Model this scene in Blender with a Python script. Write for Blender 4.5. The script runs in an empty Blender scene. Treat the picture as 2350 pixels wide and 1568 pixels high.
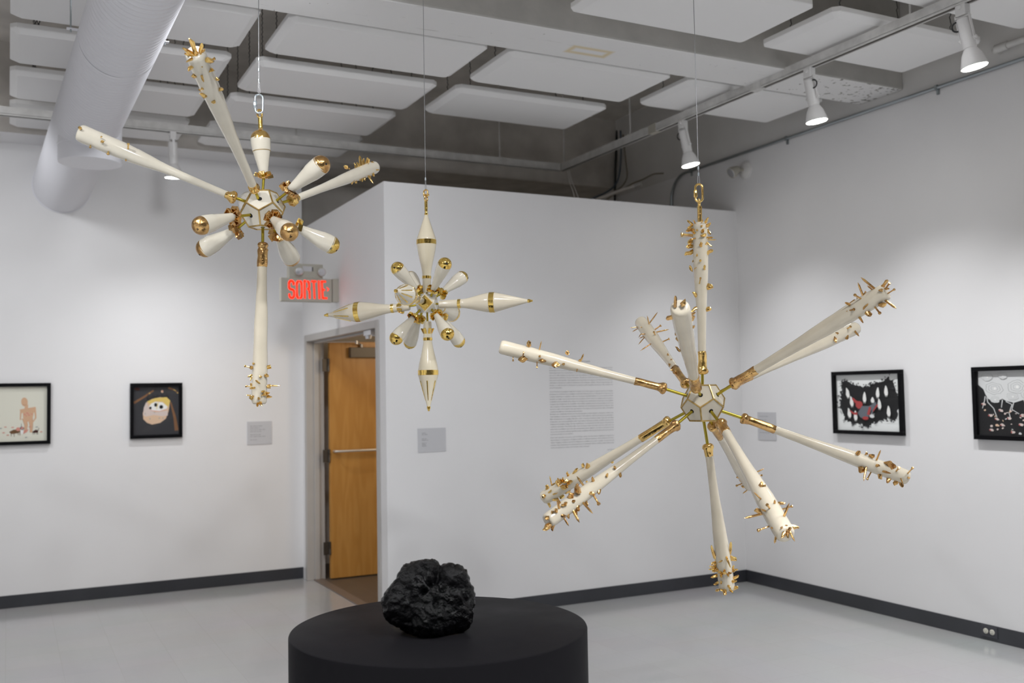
import bpy, math, random
import numpy as np
from mathutils import Vector, Matrix, noise

random.seed(7)
sc = bpy.context.scene
col = sc.collection
PI = math.pi

# ------------------------------------------------------------------ camera
W_, H_ = 2350, 1568
FPX = 2267.1
CAM = Vector((0, 0, 1.6))
RM = Matrix(((0.89082265, -0.45401151, -0.01756545),      # right
             (0.0078608, 0.05405548, -0.99850699),        # down
             (0.45428318, 0.88935457, 0.05172274)))       # forward
RT = RM.transposed()
FWD = Vector(RM[2])
cam_d = bpy.data.cameras.new('camera')
cam = bpy.data.objects.new('camera', cam_d)
col.objects.link(cam)
cam_d.sensor_width = 36.0
cam_d.sensor_fit = 'HORIZONTAL'
cam_d.lens = FPX * 36.0 / W_
cam_d.dof.use_dof = True
cam_d.dof.focus_distance = 3.75
cam_d.dof.aperture_fstop = 2.8
cam_d.clip_start = 0.05
m3 = Matrix((RM[0], -Vector(RM[1]), -Vector(RM[2]))).transposed()
cam.matrix_world = Matrix.Translation(CAM) @ m3.to_4x4()
sc.camera = cam

# ------------------------------------------------------------------ exposure / world
sc.view_settings.view_transform = 'Standard'
sc.view_settings.look = 'None'
sc.view_settings.gamma = 1.0
sc.view_settings.exposure = 0.17
sc.cycles.max_bounces = 12
sc.cycles.diffuse_bounces = 9
sc.cycles.glossy_bounces = 4
sc.cycles.caustics_reflective = False
sc.cycles.caustics_refractive = False
sc.cycles.sample_clamp_indirect = 6.0
world = bpy.data.worlds.new('world')
sc.world = world
world.use_nodes = True
world.node_tree.nodes['Background'].inputs[0].default_value = (0.75, 0.8, 0.9, 1)
world.node_tree.nodes['Background'].inputs[1].default_value = 0.05


def spot(loc, target, watts, angle=80, blend=0.7, color=(1, 0.95, 0.88), radius=0.05):
    d = bpy.data.lights.new('spot_lamp', 'SPOT')
    d.energy = watts
    d.spot_size = math.radians(angle)
    d.spot_blend = blend
    d.color = color
    d.shadow_soft_size = radius
    o = bpy.data.objects.new('spot_lamp', d)
    col.objects.link(o)
    o.location = loc
    o.rotation_euler = (Vector(target) - Vector(loc)).to_track_quat('-Z', 'Y').to_euler()
    return o


# lamps added above and behind the camera for light, all out of view
COOL = (0.955, 0.972, 1.0)
for x, tx, w in ((2.0, 2.8, 5), (3.1, 3.9, 6), (4.1, 4.9, 14)):             # wash the text wall
    spot((x, 3.3, 3.55), (tx, 6.5, 1.0), w, 105, 1.0, COOL, 0.08)
for p, t, w in (((-0.9, 6.3, 3.5), (0.2, 8.69, 1.6), 98), ((-2.6, 6.6, 3.5), (-2.6, 8.69, 1.2), 90),
                ((1.0, 3.9, 3.55), (1.3, 8.69, 1.7), 105)):                    # wash the long left wall
    spot(p, t, w, 100, 1.0, COOL, 0.22)
for y, w in ((2.2, 80), (0.6, 80)):                                           # the right hand track goes on
    spot((4.45, y, 3.27), (5.0, y, 0.6), w, 108, 1.0, COOL, 0.07)
for p, t, w in (((0.2, 1.2, 3.5), (0.9, 3.8, 2.2), 85), ((2.0, 0.8, 3.5), (2.4, 3.1, 1.5), 85),
                ((3.4, 2.0, 3.5), (2.4, 3.1, 1.5), 60), ((1.2, 1.9, 3.5), (1.6, 4.0, 2.0), 75),
                ((-0.8, 2.6, 3.5), (0.9, 3.8, 2.2), 70), ((1.7, 1.2, 3.5), (1.15, 2.8, 0.9), 125),
                ((0.3, 3.2, 3.5), (1.15, 2.8, 0.9), 95)):                     # on the hanging pieces; the last ones added to brighten plinth and lump
    spot(p, t, w, 60, 0.8, COOL, 0.05)
for x, y in ((-3.2, -1.6), (-3.2, 1.0), (-3.2, 3.8), (-1.0, -1.6), (-1.0, 0.9), (-1.3, 4.0), (1.2, -1.6), (1.4, 0.2), (3.4, -1.6), (3.6, 0.6)):
    spot((x, y, 3.6), (x, y + (0.5 if y < 0 else 0), 0), 215, 112, 0.6, COOL, 0.09)                   # added over the unseen rest of the room so its floor bounces light


# ------------------------------------------------------------------ helpers
def at(u, v, depth):
    d = Vector(((u - W_ / 2) / FPX, (v - H_ / 2) / FPX, 1.0))
    return CAM + (RT @ d) * depth


def on_plane(u, v, axis, val):
    d = RT @ Vector(((u - W_ / 2) / FPX, (v - H_ / 2) / FPX, 1.0))
    return CAM + d * ((val - CAM[axis]) / d[axis])


def to_px(p):
    c = RM @ (Vector(p) - CAM)
    return Vector((W_ / 2 + FPX * c.x / c.z, H_ / 2 + FPX * c.y / c.z)), c.z


def basis(n):
    n = Vector(n).normalized()
    a = Vector((0, 0, 1)) if abs(n.z) < 0.9 else Vector((1, 0, 0))
    u = n.cross(a).normalized()
    return u, n.cross(u).normalized(), n


class MB:
    def __init__(self):
        self.v, self.f, self.m = [], [], []
        self.mi = 0

    def add(self, vs, fs):
        k = len(self.v)
        self.v += [tuple(p) for p in vs]
        self.f += [tuple(i + k for i in f) for f in fs]
        self.m += [self.mi] * len(fs)
        return self

    def obox(self, c, ax, h):
        c = Vector(c)
        ax = [Vector(a) for a in ax]
        vs = [c + ax[0] * (h[0] * i) + ax[1] * (h[1] * j) + ax[2] * (h[2] * k)
              for i in (-1, 1) for j in (-1, 1) for k in (-1, 1)]
        return self.add(vs, [(0, 1, 3, 2), (4, 6, 7, 5), (0, 4, 5, 1), (2, 3, 7, 6), (0, 2, 6, 4), (1, 5, 7, 3)])

    def box(self, lo, hi):
        c = [(a + b) / 2 for a, b in zip(lo, hi)]
        return self.obox(c, ((1, 0, 0), (0, 1, 0), (0, 0, 1)), [abs(b - a) / 2 for a, b in zip(lo, hi)])

    def rings(self, rings, cap0=True, cap1=True, closed=False):
        n = len(rings[0])
        vs = [p for r in rings for p in r]
        fs = []
        R = len(rings)
        for i in range(R if closed else R - 1):
            a, b = i * n, ((i + 1) % R) * n
            for j in range(n):
                k = (j + 1) % n
                fs.append((a + j, a + k, b + k, b + j))
        if not closed:
            if cap0:
                fs.append(tuple(range(n - 1, -1, -1)))
            if cap1:
                fs.append(tuple(range((R - 1) * n, R * n)))
        return self.add(vs, fs)

    def lathe(self, p0, p1, prof, seg=20, jit=None):
        p0, p1 = Vector(p0), Vector(p1)
        u, w, n = basis(p1 - p0)
        rr = []
        for t, r in prof:
            c = p0.lerp(p1, t)
            ring = []
            for j in range(seg):
                a = 2 * PI * j / seg
                q = u * math.cos(a) + w * math.sin(a)
                k = r
                if jit:
                    k = r * (1 + jit[0] * noise.noise((c + q * 0.03) * jit[1]))
                ring.append(c + q * k)
            rr.append(ring)
        return self.rings(rr)

    def tube(self, path, r, seg=8, closed=False):
        P = [Vector(p) for p in path]
        n = len(P)
        rr = []
        up = None
        for i in range(n):
            a = P[i - 1] if (i > 0 or closed) else P[i]
            b = P[(i + 1) % n] if (i < n - 1 or closed) else P[i]
            t = (b - a).normalized()
            if up is None:
                up = basis(t)[0]
            up = (up - t * up.dot(t)).normalized()
            w = t.cross(up)
            k = r[i] if isinstance(r, (list, tuple)) else r
            rr.append([P[i] + (up * math.cos(2 * PI * j / seg) + w * math.sin(2 * PI * j / seg)) * k for j in range(seg)])
        return self.rings(rr, closed=closed)

    def prism(self, poly, d):
        """poly: planar 3D loop, extruded along d"""
        d = Vector(d)
        P = [Vector(p) for p in poly]
        n = len(P)
        fs = [tuple(range(n - 1, -1, -1)), tuple(range(n, 2 * n))]
        fs += [(i, (i + 1) % n, (i + 1) % n + n, i + n) for i in range(n)]
        return self.add(P + [p + d for p in P], fs)

    def face(self, poly):
        return self.add(poly, [tuple(range(len(poly)))])

    def build(self, name, mats, parent=None, smooth=40, bevel=0.0, base=None):
        me = bpy.data.meshes.new(name)
        o = bpy.data.objects.new(name, me)
        col.objects.link(o)
        off = Vector((0, 0, 0))
        if parent is not None:
            o.parent = parent
            off = Vector(parent.get('_w', (0, 0, 0)))
        elif base is not None:
            off = Vector(base)
            o.location = off
        wv = [Vector(p) - off for p in self.v]
        me.from_pydata([tuple(p) for p in wv], [], self.f)
        o['_w'] = tuple(off)
        if not isinstance(mats, (list, tuple)):
            mats = [mats]
        for m in mats:
            me.materials.append(m)
        if len(mats) > 1:
            me.polygons.foreach_set('material_index', self.m)
        if smooth:
            me.polygons.foreach_set('use_smooth', [True] * len(me.polygons))
            me.set_sharp_from_angle(angle=math.radians(smooth))
        me.update()
        if bevel:
            b = o.modifiers.new('bevel', 'BEVEL')
            b.width = bevel
            b.segments = 2
            b.limit_method = 'ANGLE'
        return o


def thing(name, label, cat, loc, group=None):
    o = bpy.data.objects.new(name, None)
    o.empty_display_size = 0.05
    col.objects.link(o)
    o.location = loc
    o['_w'] = tuple(loc)
    o['label'] = label
    o['category'] = cat
    if group:
        o['group'] = group
    return o


def tag(o, label, cat, group=None):
    o['label'] = label
    o['category'] = cat
    if group:
        o['group'] = group
    return o


def struct(o, label=None):
    o['kind'] = 'structure'
    if label:
        o['label'] = label
    return o


def copy_tree(o, parent=None):
    c = o.copy()
    col.objects.link(c)
    if parent is not None:
        c.parent = parent
    for ch in list(o.children):
        copy_tree(ch, c)
    return c


# ------------------------------------------------------------------ materials
def mat(name, color, rough=0.5, metal=0.0, spec=0.5, coat=0.0, bump=0.0, bscale=40.0, vary=0.0, vscale=8.0,
        vcolor=None, emit=None, estr=0.0, stretch=None, bdetail=4, rvary=0.0):
    m = bpy.data.materials.new(name)
    m.use_nodes = True
    nt = m.node_tree
    N, L = nt.nodes, nt.links
    b = N['Principled BSDF']
    b.inputs['Base Color'].default_value = (*color, 1)
    b.inputs['Roughness'].default_value = rough
    b.inputs['Metallic'].default_value = metal
    b.inputs['Specular IOR Level'].default_value = spec
    b.inputs['Coat Weight'].default_value = coat
    b.inputs['Coat Roughness'].default_value = 0.05
    if emit:
        b.inputs['Emission Color'].default_value = (*emit, 1)
        b.inputs['Emission Strength'].default_value = estr
    tc = N.new('ShaderNodeTexCoord')
    mp = N.new('ShaderNodeMapping')
    L.new(tc.outputs['Object'], mp.inputs['Vector'])
    if stretch:
        mp.inputs['Scale'].default_value = stretch
    if vary or vcolor:
        n = N.new('ShaderNodeTexNoise')
        n.inputs['Scale'].default_value = vscale
        n.inputs['Detail'].default_value = 5
        L.new(mp.outputs[0], n.inputs['Vector'])
        r = N.new('ShaderNodeValToRGB')
        r.color_ramp.elements[0].position = 0.35
        r.color_ramp.elements[1].position = 0.68
        c2 = vcolor or tuple(max(0, x * (1 - vary)) for x in color)
        r.color_ramp.elements[0].color = (*c2, 1)
        r.color_ramp.elements[1].color = (*color, 1)
        L.new(n.outputs['Fac'], r.inputs[0])
        L.new(r.outputs[0], b.inputs['Base Color'])
        if rvary:
            mr = N.new('ShaderNodeMapRange')
            mr.inputs[3].default_value = rough + rvary
            mr.inputs[4].default_value = max(0.03, rough - rvary)
            L.new(n.outputs['Fac'], mr.inputs[0])
            L.new(mr.outputs[0], b.inputs['Roughness'])
    if bump:
        n2 = N.new('ShaderNodeTexNoise')
        n2.inputs['Scale'].default_value = bscale
        n2.inputs['Detail'].default_value = bdetail
        L.new(mp.outputs[0], n2.inputs['Vector'])
        bp = N.new('ShaderNodeBump')
        bp.inputs['Strength'].default_value = bump
        bp.inputs['Distance'].default_value = 0.01
        L.new(n2.outputs['Fac'], bp.inputs['Height'])
        L.new(bp.outputs[0], b.inputs['Normal'])
    return m


M = {}
M['wall'] = mat('white_wall_paint', (0.80, 0.795, 0.80), 0.6, spec=0.3, bump=0.03, bscale=120, vary=0.02, vscale=2)
M['darkwall'] = mat('darkened_end_wall', (0.13, 0.125, 0.12), 0.7)  # unseen end wall, colour darkened to cut light bounced from the front
M['panel'] = mat('white_acoustic_fabric', (0.82, 0.815, 0.81), 0.9, spec=0.1, bump=0.05, bscale=300)
M['slab'] = mat('grey_concrete_slab', (0.80, 0.765, 0.72), 0.85, spec=0.2, bump=0.25, bscale=18, vary=0.2, vscale=3)
M['beamface'] = mat('dark_concrete_beam', (0.72, 0.685, 0.64), 0.85, spec=0.2, bump=0.25, bscale=18, vary=0.25, vscale=3)
M['beamside'] = mat('bare_concrete_beam_side', (0.50, 0.49, 0.465), 0.85, spec=0.2, bump=0.2, bscale=20, vary=0.14, vscale=5)
M['uppergrey'] = mat('grey_painted_concrete', (0.72, 0.71, 0.695), 0.8, spec=0.2, bump=0.15, bscale=14, vary=0.08, vscale=2)
M['base'] = mat('dark_grey_vinyl_base', (0.045, 0.047, 0.055), 0.35, spec=0.5, bump=0.05, bscale=9, vary=0.25, vscale=2.5)
M['trackwhite'] = mat('worn_white_track_enamel', (0.66, 0.65, 0.63), 0.45, vary=0.18, vscale=14)
M['headwhite'] = mat('white_lamp_enamel', (0.74, 0.73, 0.72), 0.4)
M['duct'] = mat('white_painted_duct', (0.78, 0.78, 0.82), 0.42, spec=0.4)
M['black'] = mat('black_rubber', (0.015, 0.015, 0.016), 0.5)
M['frame'] = mat('black_frame_lacquer', (0.004, 0.004, 0.005), 0.3, spec=0.12)
M['steel'] = mat('galvanised_steel', (0.42, 0.46, 0.48), 0.35, metal=0.9)
M['zinc'] = mat('bright_zinc', (0.60, 0.66, 0.70), 0.25, metal=0.85)
M['chain'] = mat('dark_chain', (0.08, 0.08, 0.08), 0.5, metal=0.6)
M['wire'] = mat('steel_wire', (0.35, 0.35, 0.36), 0.35, metal=0.8)
M['whitewire'] = mat('white_cord', (0.70, 0.69, 0.66), 0.6)
M['bluewire'] = mat('grey_blue_cable', (0.10, 0.13, 0.17), 0.5)
M['brownwire'] = mat('tan_cable', (0.20, 0.17, 0.12), 0.5)
M['jamb'] = mat('beige_grey_frame_paint', (0.47, 0.45, 0.43), 0.45, vary=0.05, vscale=5)
M['beige'] = mat('beige_plastic_housing', (0.44, 0.42, 0.36), 0.5)
M['bronze'] = mat('brown_closer_cover', (0.13, 0.105, 0.08), 0.45)
M['hinge'] = mat('dark_hinge_steel', (0.10, 0.085, 0.07), 0.4, metal=0.7)
M['bar'] = mat('brushed_push_bar', (0.62, 0.58, 0.53), 0.35, metal=0.6)
M['porcelain'] = mat('cream_glazed_porcelain', (0.77, 0.69, 0.545), 0.14, spec=0.5, coat=0.4, bump=0.035, bscale=30,
                     vary=0.10, vscale=9)
M['porcelain2'] = mat('pale_glazed_porcelain', (0.79, 0.735, 0.615), 0.12, spec=0.5, coat=0.5, bump=0.03, bscale=26,
                      vary=0.05, vscale=16)
M['ivory'] = mat('translucent_ivory_glaze', (0.76, 0.68, 0.515), 0.14, spec=0.5, coat=0.4, bump=0.02, vary=0.05)
M['gold'] = mat('gold_lustre', (0.96, 0.68, 0.24), 0.16, metal=1.0, bump=0.25, bscale=55, vcolor=(0.80, 0.50, 0.18), vscale=35)
M['goldbright'] = mat('bright_gold_lustre', (0.97, 0.72, 0.22), 0.12, metal=1.0, bump=0.14, bscale=60, vcolor=(0.85, 0.56, 0.14), vscale=30)
M['goldold'] = mat('coppery_gold_lustre', (0.92, 0.60, 0.24), 0.18, metal=1.0, bump=0.35, bscale=60, vcolor=(0.50, 0.28, 0.11), vscale=30, rvary=0.1)
M['goldedge'] = mat('matt_gold_paint', (0.66, 0.46, 0.17), 0.35, metal=0.8, vary=0.35, vscale=60)
M['brass'] = mat('brass_rod', (0.50, 0.40, 0.06), 0.28, metal=1.0)
M['hole'] = mat('drill_hole', (0.01, 0.01, 0.01), 0.8)
M['tar'] = mat('wet_black_tar', (0.0025, 0.0025, 0.003), 0.2, spec=0.17, bump=0.8, bscale=75, bdetail=8, rvary=0.14, vary=0.3, vscale=25)
M['paper'] = mat('cream_drawing_paper', (0.74, 0.73, 0.63), 0.8)
M['paperwhite'] = mat('white_drawing_paper', (0.84, 0.86, 0.85), 0.8)
M['label'] = mat('pale_grey_label_card', (0.56, 0.56, 0.58), 0.6)
M['ink'] = mat('dark_grey_ink', (0.10, 0.10, 0.105), 0.7)
M['faintink'] = mat('faint_grey_ink', (0.33, 0.33, 0.35), 0.7)
M['red'] = mat('lit_red_letters', (0.8, 0.03, 0.01), 0.5, emit=(1.0, 0.03, 0.004), estr=1.05)
M['lens'] = mat('lit_lamp_lens', (1, 1, 1), 0.3, emit=(1.0, 0.97, 0.88), estr=30.0)
M['reflector'] = mat('silver_lamp_glass', (0.62, 0.62, 0.65), 0.2, metal=0.5)
M['socket'] = mat('ivory_socket', (0.66, 0.64, 0.56), 0.4)
M['plate'] = mat('charcoal_cover_plate', (0.05, 0.05, 0.06), 0.4)
M['corr'] = mat('cream_corridor_paint', (0.62, 0.56, 0.46), 0.7)
M['strip'] = mat('threshold_strip', (0.16, 0.12, 0.095), 0.45)


def floor_material(name, c, grout, tile, rough, spec, vary=0.06, soft=0.0):
    m = mat(name, c, rough, spec=spec)
    nt = m.node_tree
    N, L = nt.nodes, nt.links
    b = N['Principled BSDF']
    tc = N.new('ShaderNodeTexCoord')
    br = N.new('ShaderNodeTexBrick')
    br.offset = 0.0
    br.inputs['Scale'].default_value = 1.0
    br.inputs['Brick Width'].default_value = tile
    br.inputs['Row Height'].default_value = tile
    br.inputs['Mortar Size'].default_value = 0.0012
    br.inputs['Mortar Smooth'].default_value = 0.3
    br.inputs['Color1'].default_value = (*c, 1)
    br.inputs['Color2'].default_value = (*[x * 0.97 for x in c], 1)
    br.inputs['Mortar'].default_value = (*grout, 1)
    L.new(tc.outputs['Object'], br.inputs['Vector'])
    no = N.new('ShaderNodeTexNoise')
    no.inputs['Scale'].default_value = 1.6
    no.inputs['Detail'].default_value = 6
    L.new(tc.outputs['Object'], no.inputs['Vector'])
    mx = N.new('ShaderNodeMix')
    mx.data_type = 'RGBA'
    mx.blend_type = 'MULTIPLY'
    mx.inputs[0].default_value = vary * 2
    L.new(br.outputs['Color'], mx.inputs[6])
    L.new(no.outputs['Color'], mx.inputs[7])
    L.new(mx.outputs[2], b.inputs['Base Color'])
    mr = N.new('ShaderNodeMapRange')
    mr.inputs[3].default_value = rough - 0.05
    mr.inputs[4].default_value = rough + 0.06
    L.new(no.outputs['Fac'], mr.inputs[0])
    L.new(mr.outputs[0], b.inputs['Roughness'])
    n2 = N.new('ShaderNodeTexNoise')
    n2.inputs['Scale'].default_value = 2.5
    L.new(tc.outputs['Object'], n2.inputs['Vector'])
    bp = N.new('ShaderNodeBump')
    bp.inputs['Strength'].default_value = 0.05
    bp.inputs['Distance'].default_value = 0.01
    L.new(n2.outputs['Fac'], bp.inputs['Height'])
    L.new(bp.outputs[0], b.inputs['Normal'])
    return m


M['floor'] = floor_material('polished_grey_vinyl_tile', (0.405, 0.405, 0.405), (0.36, 0.35, 0.34), 0.305, 0.145, 0.6)
M['tile'] = floor_material('brown_ceramic_tile', (0.11, 0.085, 0.065), (0.17, 0.14, 0.11), 0.33, 0.4, 0.4)


def beam_material():
    m = mat('white_painted_concrete', (0.76, 0.755, 0.75), 0.75, spec=0.25, bump=0.12, bscale=22)
    nt = m.node_tree
    N, L = nt.nodes, nt.links
    b = N['Principled BSDF']
    tc = N.new('ShaderNodeTexCoord')
    mp = N.new('ShaderNodeMapping')
    mp.inputs['Scale'].default_value = (0.55, 7, 7)
    L.new(tc.outputs['Object'], mp.inputs['Vector'])
    n = N.new('ShaderNodeTexNoise')
    n.inputs['Scale'].default_value = 5
    n.inputs['Detail'].default_value = 8
    n.inputs['Roughness'].default_value = 0.7
    L.new(mp.outputs[0], n.inputs['Vector'])
    r = N.new('ShaderNodeValToRGB')
    e = r.color_ramp.elements
    e[0].position, e[1].position = 0.27, 0.36
    e[0].color = (0.34, 0.33, 0.31, 1)
    e[1].color = (0.76, 0.755, 0.75, 1)
    L.new(n.outputs['Fac'], r.inputs[0])
    # pitted, flaking end by the right hand wall
    n3 = N.new('ShaderNodeTexNoise')
    n3.inputs['Scale'].default_value = 27
    n3.inputs['Detail'].default_value = 6
    L.new(tc.outputs['Object'], n3.inputs['Vector'])
    sx = N.new('ShaderNodeSeparateXYZ')
    L.new(tc.outputs['Object'], sx.inputs[0])
    mr = N.new('ShaderNodeMapRange')
    mr.inputs[1].default_value, mr.inputs[2].default_value = 4.3, 5.45
    mr.inputs[3].default_value, mr.inputs[4].default_value = 0.0, 0.16
    L.new(sx.outputs[0], mr.inputs[0])
    ad = N.new('ShaderNodeMath')
    L.new(n3.outputs['Fac'], ad.inputs[0])
    L.new(mr.outputs[0], ad.inputs[1])
    gt = N.new('ShaderNodeMath')
    gt.operation = 'GREATER_THAN'
    gt.inputs[1].default_value = 0.73
    L.new(ad.outputs[0], gt.inputs[0])
    mx = N.new('ShaderNodeMix')
    mx.data_type = 'RGBA'
    mx.inputs[7].default_value = (0.27, 0.26, 0.24, 1)
    L.new(gt.outputs[0], mx.inputs[0])
    L.new(r.outputs[0], mx.inputs[6])

    # yellow adhesive outline where a fitting was taken down
    def axis(out, c, h):
        s = N.new('ShaderNodeMath')
        s.operation = 'SUBTRACT'
        s.inputs[1].default_value = c
        L.new(out, s.inputs[0])
        a = N.new('ShaderNodeMath')
        a.operation = 'ABSOLUTE'
        L.new(s.outputs[0], a.inputs[0])
        d = N.new('ShaderNodeMath')
        d.operation = 'SUBTRACT'
        d.inputs[1].default_value = h
        L.new(a.outputs[0], d.inputs[0])
        return d.outputs[0]
    p = on_plane(1352, 119, 2, 3.64)
    mxm = N.new('ShaderNodeMath')
    mxm.operation = 'MAXIMUM'
    L.new(axis(sx.outputs[0], p.x, 0.125), mxm.inputs[0])
    L.new(axis(sx.outputs[1], p.y, 0.045), mxm.inputs[1])
    ab = N.new('ShaderNodeMath')
    ab.operation = 'ABSOLUTE'
    L.new(mxm.outputs[0], ab.inputs[0])
    m2 = N.new('ShaderNodeMapRange')
    m2.inputs[1].default_value, m2.inputs[2].default_value = 0.004, 0.028
    m2.inputs[3].default_value, m2.inputs[4].default_value = 0.75, 0.0
    L.new(ab.outputs[0], m2.inputs[0])
    my = N.new('ShaderNodeMix')
    my.data_type = 'RGBA'
    my.inputs[7].default_value = (0.66, 0.53, 0.27, 1)
    L.new(m2.outputs[0], my.inputs[0])
    L.new(mx.outputs[2], my.inputs[6])
    L.new(my.outputs[2], b.inputs['Base Color'])
    return m


M['beam'] = beam_material()


def wood_material():
    m = mat('birch_veneer', (0.50, 0.27, 0.08), 0.38, spec=0.4)
    nt = m.node_tree
    N, L = nt.nodes, nt.links
    b = N['Principled BSDF']
    tc = N.new('ShaderNodeTexCoord')
    mp = N.new('ShaderNodeMapping')
    mp.inputs['Scale'].default_value = (3.2, 1, 0.42)
    L.new(tc.outputs['Object'], mp.inputs['Vector'])
    n = N.new('ShaderNodeTexNoise')
    n.inputs['Scale'].default_value = 2.2
    n.inputs['Detail'].default_value = 2
    L.new(mp.outputs[0], n.inputs['Vector'])
    w = N.new('ShaderNodeMath')
    w.operation = 'MULTIPLY'
    w.inputs[1].default_value = 7
    L.new(n.outputs['Fac'], w.inputs[0])
    fr = N.new('ShaderNodeMath')
    fr.operation = 'SINE'
    w2 = N.new('ShaderNodeMath')
    w2.operation = 'MULTIPLY'
    w2.inputs[1].default_value = 6.283
    L.new(w.outputs[0], w2.inputs[0])
    L.new(w2.outputs[0], fr.inputs[0])
    r = N.new('ShaderNodeValToRGB')
    r.color_ramp.elements[0].color = (0.47, 0.225, 0.05, 1)
    r.color_ramp.elements[1].color = (0.52, 0.262, 0.065, 1)
    mr = N.new('ShaderNodeMapRange')
    mr.inputs[1].default_value, mr.inputs[2].default_value = -1, 1
    L.new(fr.outputs[0], mr.inputs[0])
    L.new(mr.outputs[0], r.inputs[0])
    L.new(r.outputs[0], b.inputs['Base Color'])
    return m


M['wood'] = wood_material()


def plinth_material(c):
    m = mat('charcoal_plinth_paint', (0.0092, 0.0088, 0.0100), 0.4, spec=0.02, bump=0.02, bscale=150)
    nt = m.node_tree
    N, L = nt.nodes, nt.links
    b = N['Principled BSDF']
    tc = N.new('ShaderNodeTexCoord')
    n = N.new('ShaderNodeTexNoise')
    n.inputs['Scale'].default_value = 7
    n.inputs['Detail'].default_value = 7
    L.new(tc.outputs['Object'], n.inputs['Vector'])
    g = N.new('ShaderNodeVectorMath')
    g.operation = 'DISTANCE'
    g.inputs[1].default_value = c
    L.new(tc.outputs['Object'], g.inputs[0])
    # tan dust that fell around the foot of the lump
    mr = N.new('ShaderNodeMapRange')
    mr.inputs[1].default_value, mr.inputs[2].default_value = 0.10, 0.20
    mr.inputs[3].default_value, mr.inputs[4].default_value = 0.22, -0.25
    L.new(g.outputs['Value'], mr.inputs[0])
    ad = N.new('ShaderNodeMath')
    L.new(n.outputs['Fac'], ad.inputs[0])
    L.new(mr.outputs[0], ad.inputs[1])
    m2 = N.new('ShaderNodeMapRange')
    m2.inputs[1].default_value, m2.inputs[2].default_value = 0.66, 0.80
    m2.inputs[3].default_value, m2.inputs[4].default_value = 0.0, 0.35
    L.new(ad.outputs[0], m2.inputs[0])
    mx = N.new('ShaderNodeMix')
    mx.data_type = 'RGBA'
    mx.inputs[6].default_value = (0.0092, 0.0088, 0.0100, 1)
    mx.inputs[7].default_value = (0.12, 0.09, 0.055, 1)
    L.new(m2.outputs[0], mx.inputs[0])
    L.new(mx.outputs[2], b.inputs['Base Color'])
    m3 = N.new('ShaderNodeMapRange')
    m3.inputs[3].default_value, m3.inputs[4].default_value = 0.36, 0.52
    L.new(n.outputs['Fac'], m3.inputs[0])
    L.new(m3.outputs[0], b.inputs['Roughness'])
    return m


def glass_material():
    m = bpy.data.materials.new('picture_glass')
    m.use_nodes = True
    nt = m.node_tree
    N, L = nt.nodes, nt.links
    N.remove(N['Principled BSDF'])
    t = N.new('ShaderNodeBsdfTransparent')
    g = N.new('ShaderNodeBsdfGlossy')
    g.inputs['Roughness'].default_value = 0.03
    mx = N.new('ShaderNodeMixShader')
    mx.inputs[0].default_value = 0.012      # both faces of the pane reflect a little
    L.new(t.outputs[0], mx.inputs[1])
    L.new(g.outputs[0], mx.inputs[2])
    L.new(mx.outputs[0], N['Material Output'].inputs[0])
    return m


M['glass'] = glass_material()

# ------------------------------------------------------------------ room
XR, YT, YL, XD = 5.48, 6.52, 8.69, 2.34
ZT = 3.10      # top of the partition
ZC = 4.35      # concrete soffit
X0, Y0 = -4.6, -3.2

struct(MB().box((X0 - .1, Y0 - .1, -.1), (XR + .1, YL + .1, 0)).build('floor', M['floor'], smooth=0))
struct(MB().box((X0 - .2, Y0 - .2, ZC), (XR + .3, 9.8, ZC + .15)).build('ceiling', M['slab'], smooth=0))
struct(MB().box((X0, YL, 0), (XD, YL + .1, 3.66)).build('wall_left', M['wall'], smooth=0))
w = MB()
w.box((XD, YT, 0), (XR, YT + .1, ZT))
struct(w.build('wall_back', M['wall'], smooth=0))
w = MB()
OY0, OY1, OZ = 6.69, 8.55, 2.09
w.box((XD, YT + .1, 0), (XD + .1, OY0, ZT))
w.box((XD, OY1, 0), (XD + .1, YL + .1, ZT))
w.box((XD, OY0, OZ), (XD + .1, OY1, ZT))
struct(w.build('wall_side', M['wall'], smooth=0))
struct(MB().box((XR, Y0, 0), (XR + .12, 9.4, 3.56)).build('wall_right', M['wall'], smooth=0))
struct(MB().box((XR + .012, Y0, 3.56), (XR + .12, 9.4, ZC)).build('trim_4', M['uppergrey'], smooth=0),
       'grey concrete band of the right wall above the conduit')
eb = MB()
eb.box((XD, 8.35, 3.65), (XR + .012, 9.3, ZC))
eb.box((X0, 8.35, 3.65), (XD, 9.3, ZC))
eb.m = [1 if all(eb.v[i][2] < 3.7 and eb.v[i][0] < XD + .01 for i in f_) else 0 for f_ in eb.f]   # soffit over the wall is painted white
struct(eb.build('trim_5', [M['beamface'], M['wall']], smooth=0),
       'dark concrete edge beam at the back above the partition')
struct(MB().box((X0, 9.3, 0), (XR + .012, 9.4, 3.66)).build('wall_rear', M['slab'], smooth=0))
struct(MB().box((X0, Y0 - .1, 0), (XR, Y0, ZC)).build('wall_front', M['darkwall'], smooth=0))
struct(MB().box((X0 - .1, Y0, 0), (X0, 9.4, ZC)).build('wall_far', M['wall'], smooth=0))
bm = MB()
bm.box((X0, 4.745, 3.64), (XR + .012, 5.14, ZC))
bm.m = [0 if all(bm.v[i][2] < 3.7 for i in f_) else 1 for f_ in bm.f]
beam = bm.build('ceiling_beam', [M['beam'], M['beamside']], smooth=0, bevel=0.012)
struct(beam, 'white painted concrete beam crossing the ceiling')

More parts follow.
